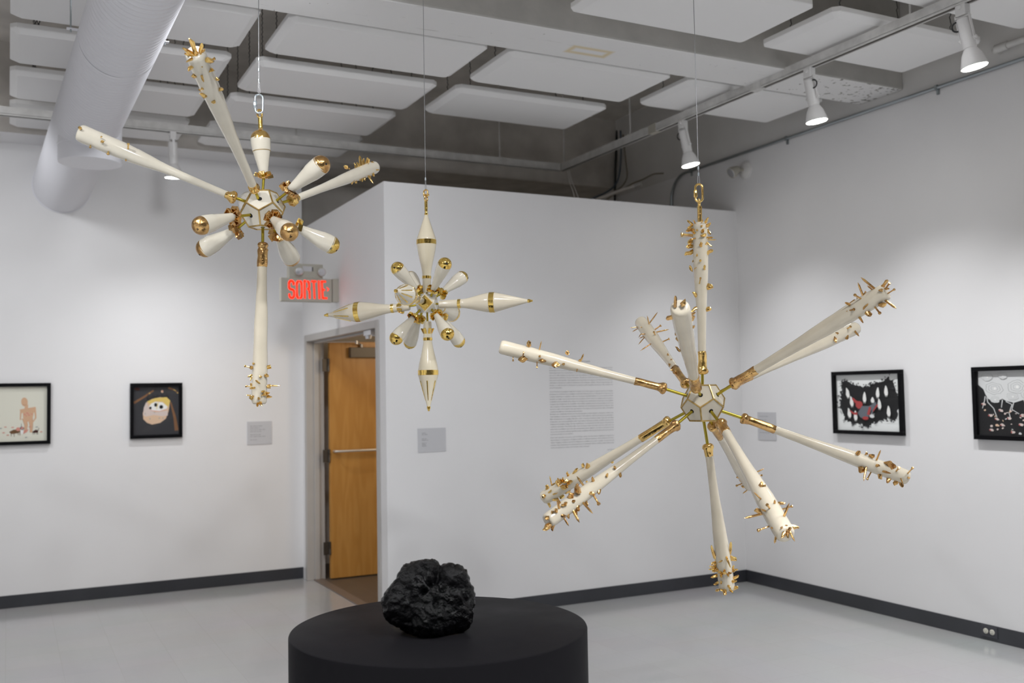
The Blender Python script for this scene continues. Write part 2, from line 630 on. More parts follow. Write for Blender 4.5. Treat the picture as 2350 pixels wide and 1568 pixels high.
# baseboards
H = 0.098
struct(MB().box((X0, YL - .006, 0), (XD - .006, YL, H)).build('baseboard_left', M['base'], smooth=0, bevel=.002))
struct(MB().box((XD - .006, YT - .006, 0), (XR - .006, YT, H)).build('baseboard_back', M['base'], smooth=0, bevel=.002))
struct(MB().box((XR - .006, Y0, 0), (XR, YT, H)).build('baseboard_right', M['base'], smooth=0, bevel=.002))

# corridor behind the doorway
struct(MB().box((XD + .1, 6.62, -.1), (XR, 9.3, .003)).build('floor_corridor', M['tile'], smooth=0))
struct(MB().box((XD + .1, 6.62, 2.28), (XR, 9.3, 2.34)).build('ceiling_corridor', M['corr'], smooth=0))
struct(MB().box((4.2, 6.62, 0), (4.26, 9.3, 2.28)).build('wall_corridor', M['corr'], smooth=0))
struct(MB().box((XD + .045, OY0, 0), (XD + .13, OY1, .008)).build('trim_2', M['strip'], smooth=0, bevel=.003))
d = bpy.data.lights.new('corridor_fill', 'POINT')  # unseen weak warm light added because the corridor would be dark
d.energy = 11
d.color = (1.0, 0.80, 0.55)
d.shadow_soft_size = 0.15
o = bpy.data.objects.new('corridor_fill', d)
col.objects.link(o)
o.location = (3.3, 7.3, 2.1)

# door frame
t = MB()
fy0, fy1, fz = OY0 - .045, OY1 + .045, OZ + .045
x0, x1 = XD - .012, XD + .15
t.box((x0, OY1 - .012, 0), (x1, fy1, fz))
t.box((x0, fy0, 0), (x1, OY0 + .012, fz))
t.box((x0, OY0 + .012, OZ - .012), (x1, OY1 - .012, fz))
t.box((XD + .055, OY1 - .028, 0), (XD + .10, OY1 - .012, OZ - .012))
t.box((XD + .055, OY0 + .012, 0), (XD + .10, OY0 + .028, OZ - .012))
t.box((XD + .055, OY0 + .028, OZ - .028), (XD + .10, OY1 - .028, OZ - .012))
fr = t.build('trim_1', M['jamb'], smooth=0, bevel=.004)
struct(fr, 'beige grey steel double door frame')
a = MB()
a.box((XD + .01, 6.86, OZ - .05), (XD + .05, 7.02, OZ - .014))
a.tube([(XD + .03, 6.90, OZ - .05), (XD + .20, 6.85, OZ - .07), (XD + .42, 6.80, OZ - .07)], .008, 8)
a.lathe((XD + .03, 6.97, OZ - .075), (XD + .03, 6.97, OZ - .04), [(0, .02), (1, .026)], 14)
a.build('closer_arm', M['reflector'], fr)

# door leaf, swung open into the corridor
DX0, DX1, DY = 2.515, 3.42, 8.455
leaf = MB().box((DX0, DY, .014), (DX1, DY + .045, 2.075)).build('door_1', M['wood'], smooth=0, bevel=.002)
struct(leaf, 'open birch veneer door leaf')
for z in (1.87, 1.075, .275):
    h = MB()
    h.box((DX0 - .062, DY + .008, z - .055), (DX0 - .012, DY + .014, z + .055))
    h.lathe((DX0 - .008, DY - .002, z - .058), (DX0 - .008, DY - .002, z + .058), [(0, .009), (.33, .009), (.34, .0085), (.66, .0085), (.67, .009), (1, .009)], 12)
    h.build('hinge', M['hinge'], leaf)
b = MB()
b.tube([(DX0 + .035, DY, 1.115), (DX0 + .035, DY - .05, 1.115), (DX0 + .06, DY - .06, 1.115), (DX1 - .06, DY - .06, 1.115),
        (DX1 - .035, DY - .05, 1.115), (DX1 - .035, DY, 1.115)], .011, 10)
b.build('push_bar', M['bar'], leaf)
b = MB().box((2.69, DY - .055, 1.935), (3.10, DY, 2.025)).build('door_closer', M['bronze'], leaf, smooth=0, bevel=.004)
b = MB()
b.lathe((2.80, DY - .03, 2.025), (2.80, DY - .03, 2.055), [(0, .014), (1, .012)], 10)
b.tube([(2.80, DY - .03, 2.05), (2.725, DY - .12, 2.066)], .007, 8)
b.lathe((2.725, DY - .12, 2.050), (2.725, DY - .12, 2.080), [(0, .012), (1, .012)], 10)
b.tube([(2.725, DY - .12, 2.07), (2.40, 8.40, 2.068)], .006, 8)
b.build('closer_arm', M['reflector'], leaf)

# ------------------------------------------------------------------ acoustic panels
ZP = 3.672


def panel_mesh():
    w, d_, c = 0.61, 0.315, 0.035

    def loop(wx, wy, cc, z):
        return [Vector((x, y, z)) for x, y in ((-wx + cc, -wy), (wx - cc, -wy), (wx, -wy + cc), (wx, wy - cc), (wx - cc, wy),
                                               (-wx + cc, wy), (-wx, wy - cc), (-wx, -wy + cc))]
    m = MB()
    m.rings([loop(w - .045, d_ - .045, .012, 0), loop(w, d_, c, .022), loop(w, d_, c, .052)])
    return m


proto = None
cols = {'L': 0.605, 'A': 1.975, 'B': 3.335, 'C': 4.695}
rows = {0: 2.635, 1: 3.42, 2: 4.28, 3: 5.60, 4: 6.40, 5: 7.20, 6: 7.98}
plist = [('L', 3), ('L', 4), ('L', 5), ('L', 6), ('A', 3), ('A', 4), ('A', 5), ('A', 6), ('B', 3), ('B', 4), ('C', 3),
         ('B', 2), ('C', 2), ('B', 1), ('C', 1), ('A', 2), ('L', 2), ('A', 1)]
PLAB = {('L', 3): 'white ceiling panel at the top left, behind the upper end of the white duct',
        ('L', 4): 'white ceiling panel crossed by the duct at its hanger strap',
        ('L', 5): 'white ceiling panel crossed by the duct just above the light track',
        ('L', 6): 'white ceiling panel behind the duct, seen below the light track',
        ('A', 3): 'largest white ceiling panel left of centre, tucked against the concrete beam',
        ('A', 4): 'white ceiling panel second from the beam, behind the steel wire link',
        ('A', 5): 'white ceiling panel third from the beam, above the gold capped upper pin',
        ('A', 6): 'white ceiling panel farthest from the beam, below the light track, left of centre',
        ('B', 3): 'white ceiling panel under the beam left of the right hand wire',
        ('B', 4): 'white ceiling panel nearest the partition, with the track corner below it',
        ('C', 3): 'white ceiling panel crossed by the right track beyond the beam',
        ('B', 2): 'white ceiling panel at top centre right, on the near side of the beam',
        ('C', 2): 'white ceiling panel crossed by the right track on the near side of the beam',
        ('B', 1): 'white ceiling panel of which only a tip shows at the top edge',
        ('C', 1): 'white ceiling panel cut by the top right corner behind the lamp',
        ('A', 2): 'white ceiling panel out of view above the left beam side',
        ('L', 2): 'white ceiling panel out of view above the duct',
        ('A', 1): 'white ceiling panel out of view near the camera'}
plist = plist[:15]
for cx, ry in plist:
    if proto is None:
        proto = thing('acoustic_panel', '', 'ceiling panel', (0, 0, 0), 'white acoustic panels hung below the ceiling')
        panel_mesh().build('baffle', M['panel'], proto, smooth=0, bevel=.004)
        for sx in (-.46, .46):
            for sy in (-.2, .2):
                ch = MB()
                ch.tube([(sx + .003 * (-1) ** k, sy + .003 * (-1) ** (k // 2), .05 + .0157 * k) for k in range(int((ZC - ZP - .05) / .0157) + 2)], .0032, 5)
                ch.build('chain', M['chain'], proto)
        p = proto
    else:
        p = copy_tree(proto)
    p.location = (cols[cx], rows[ry], ZP)
    p['_w'] = tuple(p.location)
    p['label'] = PLAB[(cx, ry)]

# ------------------------------------------------------------------ duct
A = Vector((0.378, YL, 3.333))
B_ = Vector((0.5523, 1.506, 3.336))
dt = thing('air_duct', 'white spiral air duct running overhead into the left wall', 'duct', A)
prof = []
NS = 150
for k in range(NS + 1):
    tt = k / NS
    r = 0.212 - 0.064 * tt
    prof.append((tt, r))
    if k < NS:
        prof.append((tt + .42 / NS, r))
        prof.append((tt + .5 / NS, r + .0036))
        prof.append((tt + .62 / NS, r + .0036))
        prof.append((tt + .7 / NS, r))
MB().lathe(A, B_, prof, 56).build('spiral_pipe', M['duct'], dt, smooth=50)
MB().lathe(A - Vector((0, .012, 0)), A, [(0, .214), (0, .222), (1, .222)], 48).build('wall_collar', M['duct'], dt)
q = Vector((0.447, 6.62, 3.333))
s = MB()
s.lathe(q, Vector((q.x, q.y, 3.075)), [(0, .184), (.55, .186), (.56, .189), (.60, .189), (.61, .186), (.985, .186), (1, .183)], 48)
s.build('drop_outlet', M['duct'], dt)
hy = 5.05
hq = A.lerp(B_, (A.y - hy) / (A.y - B_.y))
rs = .1815
st = MB()
for k in range(33):
    a0 = PI + PI * k / 32
    pth = hq + Vector((math.cos(a0) * rs, 0, math.sin(a0) * rs))
    if k:
        st.obox((pth + prv) / 2, ((pth - prv).normalized(), Vector((0, 1, 0)), (pth - prv).normalized().cross(Vector((0, 1, 0)))),
                ((pth - prv).length / 2 + .0005, .014, .001))
    prv = pth
for sgn in (-1, 1):
    e = hq + Vector((sgn * rs, 0, 0))
    st.box((e.x - .002, e.y - .014, e.z), (e.x + .002, e.y + .014, e.z + .03))
    st.box((min(e.x, e.x + sgn * .05), e.y - .014, e.z + .028), (max(e.x, e.x + sgn * .05), e.y + .014, e.z + .032))
st.build('hanger_strap', M['duct'], dt, smooth=0)
for sgn in (-1, 1):
    e = hq + Vector((sgn * (rs + .032), 0, .015))
    MB().tube([e, (e.x, e.y, ZC + .01)], .004, 8).build('hanger_rod', M['steel'], dt)

# ------------------------------------------------------------------ light tracks
def track(name, label, p0, p1, rods):
    t = thing(name, label, 'light track', p0)
    p0, p1 = Vector(p0), Vector(p1)
    dd = (p1 - p0).normalized()
    sd = dd.cross(Vector((0, 0, 1)))
    L_ = (p1 - p0).length
    c = (p0 + p1) / 2
    m = MB()
    m.obox(c + Vector((0, 0, .012)), (dd, sd, Vector((0, 0, 1))), (L_ / 2, .024, .026))
    m.obox(c + sd * .020 + Vector((0, 0, -.018)), (dd, sd, Vector((0, 0, 1))), (L_ / 2, .004, .006))
    m.obox(c - sd * .020 + Vector((0, 0, -.018)), (dd, sd, Vector((0, 0, 1))), (L_ / 2, .004, .006))
    m.build('rail', M['trackwhite'], t, smooth=0)
    m = MB()
    m.obox(c + Vector((0, 0, -.0165)), (dd, sd, Vector((0, 0, 1))), (L_ / 2 - .01, .015, .0025))
    m.build('power_slot', M['hinge'], t, smooth=0)
    for k in rods:
        e = p0 + dd * k
        b = MB()
        b.tube([(e.x, e.y, e.z + .03), (e.x, e.y, ZC + .01)], .006, 8)
        b.box((e.x - .02, e.y - .02, e.z + .036), (e.x + .02, e.y + .02, e.z + .044))
        b.build('suspension_rod', M['trackwhite'], t)
    return t


ZK = 3.615
XT, YK = 4.45, 7.65
rt = track('light_track', 'white light track running along the right wall, carrying three lamps', (XT, YK + .024, ZK), (XT, -2.0, ZK), (.06, 1.12, 3.895, 6.5))
lt = track('light_track', 'white light track running along the left wall behind the duct', (XT - .03, YK, ZK), (X0 + .4, YK, ZK), (.60, 2.4, 4.5, 7.0))
# worn joint sleeves on the right hand track
for y, mt in ((5.03, 'trackwhite'), (6.22, 'beige')):
    MB().box((XT - .027, y - .05, ZK - .026), (XT + .027, y + .05, ZK + .041)).build('joint_sleeve', M[mt], rt, smooth=0, bevel=.002)


def head(pos, aim, label, watts, angle=120, loop=1):
    """pos: point on the track underside"""
    pos = Vector(pos)
    aim = Vector(aim).normalized()
    h = thing('track_lamp', label, 'spotlight', pos, 'track lamps')
    m = MB()
    m.box((pos.x - .022, pos.y - .03, pos.z - .062), (pos.x + .022, pos.y + .03, pos.z))
    m.lathe(pos + Vector((-.03, 0, -.02)), pos + Vector((.03, 0, -.02)), [(0, .012), (1, .012)], 12)
    m.build('adapter', M['headwhite'], h, smooth=40, bevel=.003)
    top = pos + Vector((0, 0, -.075))
    body0 = top
    body1 = top + aim * .165
    sd = aim.cross(Vector((0, 1, 0))).normalized()
    m = MB()
    m.lathe(body0, body1, [(0, .02), (.02, .034), (.98, .034), (1, .030)], 24)
    m.build('lamp_body', M['headwhite'], h)
    m = MB()
    yy = Vector((0, 1, 0))
    for s_ in (-1, 1):
        m.obox((body0 + body1) / 2 - aim * .03 + yy * (s_ * .041), (aim, yy, aim.cross(yy)), (.075, .002, .008))
        m.lathe((body0 + body1) / 2 + aim * .03 + yy * (s_ * .034), (body0 + body1) / 2 + aim * .03 + yy * (s_ * .052), [(0, .008), (1, .008)], 10)
    m.obox(top + Vector((0, 0, .006)), ((1, 0, 0), yy, (0, 0, 1)), (.010, .043, .004))
    m.build('yoke', M['headwhite'], h)
    s1 = body1 + aim * .10
    m = MB()
    m.lathe(body1 - aim * .004, s1, [(0, .028), (.08, .034), (.35, .050), (.75, .062), (.96, .068), (1, .068)], 32)
    m.build('shade', M['headwhite'], h)
    m = MB()
    m.lathe(s1 - aim * .001, s1 + aim * .006, [(0, .064), (.6, .062), (1, .045)], 32)
    m.build('lens', M['lens'], h)
    m = MB()
    pts = []
    for k in range(15):
        a = k / 14 * PI * 1.25
        pts.append(top + aim * (.01 + .05 * (1 - math.cos(a)) / 2) + yy * (loop * (.036 + .03 * math.sin(a))) - sd * .012)
    m.tube(pts, .0045, 8)
    m.build('cord', M['black'], h)
    l = spot(s1 + aim * .03, s1 + aim, watts, angle, 1.0, (0.98, 0.985, 1.0), 0.055)
    l.parent = h
    l.matrix_parent_inverse = Matrix.Translation(-pos)
    return h


zt = ZK - .02
head((XT, 5.86, zt), (.16, -.10, -1), 'lit white track lamp deepest in the room, left of the right hand wire', 70, 100, 1)
head((XT, 4.56, zt), (.13, -.06, -1), 'lit white track lamp in the middle of the right hand track', 92, 108, -1)
head((XT, 3.445, zt), (.16, -.10, -1), 'lit white track lamp at the top right corner of the view', 92, 108, 1)
head((1.085, YK, zt), (.05, .12, -1), 'white track lamp on the left track, half hidden behind a club', 66, 120, 1)

# ------------------------------------------------------------------ conduit, pipe, emergency lamp, cables
c = thing('conduit', 'grey steel conduit along the top of the right wall', 'conduit', (XR, 7.44, 3.1))
xs = XR - .017
zc_ = 3.568
pth = [(xs, Y0 + .05, zc_), (xs, 7.18, zc_)]
for k in range(1, 9):
    a = k / 8 * PI / 2
    pth.append((xs, 7.18 + .22 * math.sin(a), zc_ - .22 * (1 - math.cos(a))))
pth.append((xs, 7.40, 2.9))
MB().tube(pth, .0115, 12).build('pipe', M['steel'], c)
for y in (7.1, 5.87, 4.45, 2.9):
    b = MB()
    b.obox((xs + .002, y, zc_), ((1, 0, 0), (0, 1, 0), (0, 0, 1)), (.014, .009, .0165))
    b.box((xs + .006, y - .009, zc_ - .045), (xs + .016, y + .009, zc_ - .012))
    b.build('clamp', M['steel'], c, smooth=0)
c = thing('wall_pipe', 'white pipe stub with elbow above the conduit at the right edge', 'pipe', (XR, 4.03, 3.67))
m = MB()
m.tube([(XR + .02, 4.00, 3.672), (XR - .03, 4.00, 3.672), (XR - .043, 3.985, 3.672), (XR - .045, 3.95, 3.672), (XR - .045, 2.0, 3.68)], .021, 14)
m.build('pipe', M['trackwhite'], c)
MB().lathe((XR - .045, 3.985, 3.672), (XR - .045, 3.90, 3.672), [(0, .02), (.02, .027), (.98, .027), (1, .022)], 18).build('coupling', M['trackwhite'], c)

e = thing('emergency_lamp', 'small round cream emergency lamp high on the right wall', 'emergency lamp', (XR, 6.376, 3.425))
MB().lathe((XR + .002, 6.376, 3.425), (XR - .03, 6.376, 3.425), [(0, .072), (.5, .072), (.8, .055), (1, .03)], 28).build('mounting_base', M['headwhite'], e)
m = MB()
m.tube([(XR - .028, 6.376, 3.425), (XR - .06, 6.39, 3.42), (XR - .07, 6.40, 3.415)], .012, 10)
hd = Vector((-.75, .1, -.45)).normalized()
hp = Vector((XR - .07, 6.40, 3.43))
m.lathe(hp - hd * .02, hp + hd * .075, [(0, .018), (.2, .03), (.7, .045), (1, .047)], 22)
m.build('lamp_head', M['beige'], e)
MB().lathe(hp + hd * .072, hp + hd * .078, [(0, .043), (1, .038)], 20).build('lens', M['reflector'], e)


def cable(name, label, pts, r, mt):
    P = [Vector(p) for p in pts]
    out = []
    n = len(P)
    for i in range(n - 1):
        p0, p1, p2, p3 = P[max(i - 1, 0)], P[i], P[i + 1], P[min(i + 2, n - 1)]
        for k in range(8):
            t_ = k / 8
            out.append(0.5 * ((2 * p1) + (p2 - p0) * t_ + (2 * p0 - 5 * p1 + 4 * p2 - p3) * t_ ** 2 + (3 * p1 - p0 - 3 * p2 + p3) * t_ ** 3))
    out.append(P[-1])
    return tag(MB().tube(out, r, 8).build(name, mt, base=P[0]), label, 'cable')


def kx(u, v, y=8.30):
    return on_plane(u, v, 1, y)


cable('cable', 'thick black cable dropping behind the partition top', [kx(1416, 300, 8.33), kx(1414, 345, 8.31), kx(1412, 400, 8.31), kx(1411, 460, 8.31), kx(1411, 520, 8.31)], .012, M['black'])
cable('cable', 'blue grey cable looping beside the black cable', [kx(1424, 300, 8.24), kx(1425, 360, 8.2), kx(1419, 410, 8.2), kx(1400, 436, 8.2), kx(1362, 455, 8.2), kx(1340, 470, 8.2)], .009, M['bluewire'])
cable('cable', 'tan cable sagging right of the black cable', [kx(1430, 310, 8.15), kx(1436, 368, 8.08), kx(1439, 405, 8.06), kx(1427, 428, 8.05), kx(1404, 442, 8.05), kx(1372, 454, 8.05), kx(1350, 472, 8.05)], .007, M['brownwire'])
cable('cable', 'brown cable curling along a pipe above the partition', [kx(1523, 398, 7.515), kx(1500, 400, 7.55), kx(1475, 412, 7.6), kx(1455, 420, 7.7), kx(1430, 434, 7.8), kx(1404, 450, 7.9), kx(1380, 468, 7.9)], .007, M['brownwire'])
cable('cable', 'thin white cord hanging from the track corner, left one', [kx(1302, 392, 7.66), kx(1308, 420, 7.5), kx(1315, 440, 7.3), kx(1322, 470, 7.1)], .004, M['whitewire'])
cable('cable', 'thin white cord hanging from the track corner, right one', [kx(1306, 391, 7.64), kx(1312, 415, 7.5), kx(1322, 440, 7.3), kx(1334, 472, 7.1)], .004, M['whitewire'])
p = thing('rear_pipe', 'grey pipe with coupling in the dark gap above the partition', 'pipe', kx(1390, 450, 7.8))
MB().tube([kx(1360, 462, 7.9), kx(1420, 439, 7.75), kx(1470, 423, 7.62)], .016, 10).build('pipe', M['slab'], p)
MB().lathe(kx(1456, 427.6, 7.657), kx(1472, 422.2, 7.61), [(0, .022), (1, .022)], 14).build('coupling', M['trackwhite'], p)

# ------------------------------------------------------------------ exit sign
ex = thing('exit_sign', 'lit red SORTIE exit sign standing out from the wall above the doorway', 'exit sign', (XD, 7.6, 2.43))
SX0, SX1, SZ0, SZ1, SY = 1.880, 2.285, 2.340, 2.525, 7.60
MB().box((SX0, SY, SZ0), (SX1 + .002, SY + .055, SZ1)).build('housing', M['beige'], ex, smooth=0, bevel=.004)
MB().box((SX1 + .006, SY - .004, SZ0 + .004), (XD + .002, SY + .06, SZ1 + .004)).build('wall_canopy', M['beige'], ex, smooth=0, bevel=.004)
sw, sh = (SX1 - SX0), (SZ1 - SZ0)


def sgn_pt(x, y):
    return Vector((SX0 + (x - 165) / 1680 * sw, SY - .0025, SZ1 - (y - 650) / 715 * sh))


def strokes(mb, pts, wd, f, n, dep):
    """flat ribbon of width wd along 2-D pts mapped by f"""
    P = [Vector((p[0], p[1], 0)) for p in pts]
    for i in range(len(P) - 1):
        dd = (P[i + 1] - P[i]).normalized()
        s_ = Vector((-dd.y, dd.x, 0)) * (wd / 2)
        q = [P[i] + s_, P[i] - s_, P[i + 1] - s_, P[i + 1] + s_]
        mb.prism([f(a.x, a.y) for a in q], n * dep)
    for i in range(1, len(P) - 1):
        mb.prism([f(P[i].x + wd / 2 * math.cos(a * PI / 6), P[i].y + wd / 2 * math.sin(a * PI / 6)) for a in range(12)], n * dep)


def arc(cx, cy, rx, ry, a0, a1, n=8):
    return [(cx + rx * math.cos(math.radians(a0 + (a1 - a0) * k / n)), cy + ry * math.sin(math.radians(a0 + (a1 - a0) * k / n))) for k in range(n + 1)]


TW = 60
T_, Bt = 745, 1262
LET = {'S': [[(575, 875), (575, 830)] + arc(500, 825, 75, 80, 0, -180) + [(425, 930)] + arc(500, 930, 75, 75, 180, 90) + arc(512, 1080, 75, 75, -90, 0) + [(588, 1180)] + arc(512, 1182, 76, 80, 0, 180) + [(436, 1130)]],
       'O': [[(722, T_ - 12)] + arc(742, 840, 62, 90, -110, -180) + [(682, 1160)] + arc(744, 1170, 62, 90, 180, 110) + [(735, Bt)],
             [(782, T_ - 12)] + arc(772, 840, 62, 90, -70, 0) + [(838, 1160)] + arc(776, 1170, 62, 90, 0, 70) + [(792, Bt)]],
       'R': [[(985, T_ - 8), (925, T_ - 8), (935, T_), (940, Bt + 12)],
             [(1018, T_ - 8)] + arc(1030, 830, 52, 85, -60, 0) + [(1086, 900), (1070, 960), (1015, 985)], [(1065, 975), (1095, 1060), (1102, Bt + 12)]],
       'T': [[(1150, T_ - 8), (1325, T_ - 8)], [(1238, T_), (1262, Bt + 12)]],
       'I': [[(1402, T_ - 40), (1424, Bt + 12)]],
       'E': [[(1645, T_ - 10), (1500, T_ - 10), (1505, T_), (1535, Bt - 20), (1690, Bt - 22)], [(1520, 985), (1612, 985)]]}
for ch in 'SORTIE':
    m = MB()
    for st_ in LET[ch]:
        strokes(m, st_, TW, sgn_pt, Vector((0, 1, 0)), .004)
    m.build('letter', M['red'], ex, smooth=0)
m = MB()
strokes(m, [(1670, 905), (1735, 965), (1685, 1025)], 26, sgn_pt, Vector((0, 1, 0)), .004)
m.build('arrow', M['red'], ex, smooth=0)
MB().box((1.945, SY + .005, SZ1), (2.215, SY + .075, SZ1 + .115)).build('battery_box', M['beige'], ex, smooth=0, bevel=.004)
for x in (2.015, 2.195):
    hh = MB()
    hh.lathe((x, SY + .01, SZ1 + .055), (x, SY - .035, SZ1 + .05), [(0, .020), (.5, .032), (1, .034)], 22)
    hh.build('lamp_head', M['beige'], ex)
    MB().lathe((x, SY - .034, SZ1 + .05), (x, SY - .040, SZ1 + .05), [(0, .031), (.6, .028), (1, .012)], 22).build('lens', M['reflector'], ex)
MB().box((2.05, SY + .002, SZ1 + .055), (2.125, SY + .006, SZ1 + .095)).build('test_label', M['label'], ex, smooth=0)
MB().box((2.128, SY + .002, SZ1 + .057), (2.136, SY + .006, SZ1 + .09)).build('switch', M['ink'], ex, smooth=0)

# ------------------------------------------------------------------ outlet
ol = thing('wall_outlet', 'charcoal twin socket outlet set in the right baseboard', 'outlet', (XR, 4.23, .06))
MB().box((XR - .012, 4.172, .022), (XR - .005, 4.288, .092)).build('cover_plate', M['plate'], ol, smooth=0, bevel=.002)
for y in (4.207, 4.252):
    s = MB()
    s.lathe((XR - .010, y, .058), (XR - .016, y, .058), [(0, .017), (.8, .017), (1, .015)], 22)
    so = s.build('socket', M['socket'], ol)
    s = MB()
    for k in (-.006, .006):
        s.box((XR - .0168, y + k - .001, .060), (XR - .0158, y + k + .001, .068))
    s.lathe((XR - .0158, y, .051), (XR - .0168, y, .051), [(0, .0025), (1, .0025)], 8)
    s.build('slot', M['ink'], so, smooth=0)

# ------------------------------------------------------------------ framed drawings
def colr(n, c):
    k = 'pig_' + n
    if k not in M:
        M[k] = mat('pigment_' + n, c, 0.8, spec=0.2)
    return M[k]


PIG = dict(skin=(.66, .42, .27), pink=(.66, .30, .24), brown=(.16, .085, .04), darkbrown=(.06, .022, .018), black=(.014, .014, .015),
           char=(.045, .045, .05), yellow=(.74, .55, .16), white=(.84, .84, .82), peach=(.70, .50, .35), pale=(.66, .56, .52),
           red=(.42, .06, .06), grey=(.14, .155, .18), lightgrey=(.68, .69, .69), midgrey=(.36, .37, .37), tan=(.22, .11, .055), line=(.36, .17, .10))


class Art:
    """layered flat shapes on a sheet; f maps sheet coordinates to the wall"""
    def __init__(self, f, n):
        self.mb, self.f, self.n, self.k, self.mats, self.idx = MB(), f, n, 0, [], {}

    def _m(self, c):
        if c not in self.idx:
            self.idx[c] = len(self.mats)
            self.mats.append(c if not isinstance(c, str) else colr(c, PIG[c]))
        self.mb.mi = self.idx[c]
        self.k += 1
        return self.n * (.00006 * self.k)

    def poly(self, pts, c):
        o_ = self._m(c)
        self.mb.face([self.f(x, y) + o_ for x, y in pts])

    def ell(self, cx, cy, rx, ry, c, rot=0, rag=0.0, n=28):
        pts = []
        for k in range(n):
            a = 2 * PI * k / n
            q = 1 + rag * noise.noise(Vector((cx * .1 + math.cos(a) * 2, cy * .1 + math.sin(a) * 2, 0.3)))
            x, y = rx * q * math.cos(a), ry * q * math.sin(a)
            pts.append((cx + x * math.cos(rot) - y * math.sin(rot), cy + x * math.sin(rot) + y * math.cos(rot)))
        self.poly(pts, c)

    def line(self, pts, wd, c, w1=None):
        n = len(pts)
        L_, R_ = [], []
        for i in range(n):
            a, b = pts[max(i - 1, 0)], pts[min(i + 1, n - 1)]
            dx, dy = b[0] - a[0], b[1] - a[1]
            q = math.hypot(dx, dy) or 1
            h = (wd + ((w1 if w1 is not None else wd) - wd) * i / max(n - 1, 1)) / 2
            L_.append((pts[i][0] - dy / q * h, pts[i][1] + dx / q * h))
            R_.append((pts[i][0] + dy / q * h, pts[i][1] - dx / q * h))
        o_ = self._m(c)
        for i in range(n - 1):
            self.mb.face([self.f(*p) + o_ for p in (L_[i], L_[i + 1], R_[i + 1], R_[i])])


def picture(label, org, du, z0, z1, wd, nrm, fmap, draw, sheet, tilt=0.0):
    """org: wall point at left edge z=0; du along the wall; nrm into the room"""
    org, du, nrm = Vector(org), Vector(du), Vector(nrm)
    hgt = z1 - z0
    t = thing('framed_drawing', label, 'framed picture', org + du * (wd / 2) + Vector((0, 0, z0)), 'black framed drawings on the gallery walls')
    up = Vector((0, 0, 1))

    def pt(s_, z, d_):
        return org + du * s_ + up * z + nrm * d_
    bw, dp = .027, .034
    fr_ = MB()
    for a0, a1, b0, b1 in ((0, wd, z1 - bw, z1), (0, wd, z0, z0 + bw), (0, bw, z0 + bw, z1 - bw), (wd - bw, wd, z0 + bw, z1 - bw)):
        fr_.obox(pt((a0 + a1) / 2, (b0 + b1) / 2, dp / 2), (du, up, nrm), ((a1 - a0) / 2, (b1 - b0) / 2, dp / 2))
    fr_.build('frame', M['frame'], t, smooth=0, bevel=.0015)
    iw, ih = wd - 2 * bw, hgt - 2 * bw

    def f(x, y):
        s_, t_ = fmap(x, y)
        s_, t_ = min(max(s_, 0.0), 1.0), min(max(t_, 0.0), 1.0)
        return pt(bw + s_ * iw, z1 - bw - t_ * ih, .008)
    a = Art(f, nrm)
    ff = lambda s_, t_: pt(bw + s_ * iw, z1 - bw - t_ * ih, .008)
    a.mb.mi = 0
    a.mats.append(sheet)
    a.mb.obox(pt(wd / 2, (z0 + z1) / 2, .005), (du, up, nrm), (iw / 2 + .002, ih / 2 + .002, .003))
    draw(a)
    a.mb.build('drawing', a.mats, t, smooth=0)
    g = MB()
    g.obox(pt(wd / 2, (z0 + z1) / 2, .026), (du, up, nrm), (iw / 2 + .001, ih / 2 + .001, .001))
    g.build('glass', M['glass'], t, smooth=0)
    return t


def drawA(a):
    sk = 'skin'
    for pts, w0, w1 in (([(300, 645), (318, 720), (310, 800)], 50, 24), ([(372, 640), (382, 720), (380, 810)], 52, 24)):
        a.line(pts, w0 + 6, 'line', w1 + 6)
        a.line(pts, w0, sk, w1)
    a.poly([(238, 530), (330, 515), (436, 500), (440, 560), (412, 570), (398, 640), (380, 680), (290, 680), (282, 640), (276, 570), (250, 580)], sk)
    a.line([(254, 545), (248, 650), (312, 640)], 22, sk, 14)
    a.line([(425, 515), (436, 635), (396, 690)], 24, sk, 14)
    a.line([(318, 520), (322, 470)], 44, sk, 40)
    a.ell(296, 440, 40, 54, sk, -.15)
    a.line([(270, 470), (296, 482), (320, 470)], 3, 'line')
    for x, y, r in ((300, 590, 14), (332, 575, 16), (352, 600, 13), (385, 588, 12), (320, 610, 10)):
        a.ell(x, y, r, r * .6, 'pink', .4, .5)
    a.poly([(110, 795), (160, 770), (240, 765), (250, 800), (200, 815), (140, 820)], 'brown')
    a.ell(222, 765, 28, 22, 'pink')
    for x, y in ((140, 850), (175, 855), (225, 840), (245, 842)):
        a.line([(x - 6, 805), (x, y)], 9, 'brown', 5)
    a.poly([(395, 800), (440, 775), (470, 790), (462, 812), (410, 815)], 'darkbrown')
    a.line([(462, 790), (480, 755)], 8, 'darkbrown', 4)
    for x in (402, 420, 450, 462):
        a.line([(x, 805), (x + 2, 835)], 7, 'darkbrown', 4)
    a.ell(268, 755, 26, 20, 'grey', .3)
    a.ell(270, 752, 14, 16, 'pink')
    a.line([(262, 735), (258, 695)], 7, 'grey', 3)
    a.ell(268, 800, 18, 26, 'white')
    a.poly([(290, 780), (350, 770), (330, 800), (285, 825)], 'pink')
    for x, y in ((-200, 780), (-120, 810), (-40, 760), (10, 750), (65, 735), (45, 802), (155, 742), (95, 832), (365, 740), (450, 745), (320, 866), (505, 803), (-300, 800)):
        a.ell(x, y, 16, 6, 'pink' if (x % 2) else 'midgrey', 0, .3)


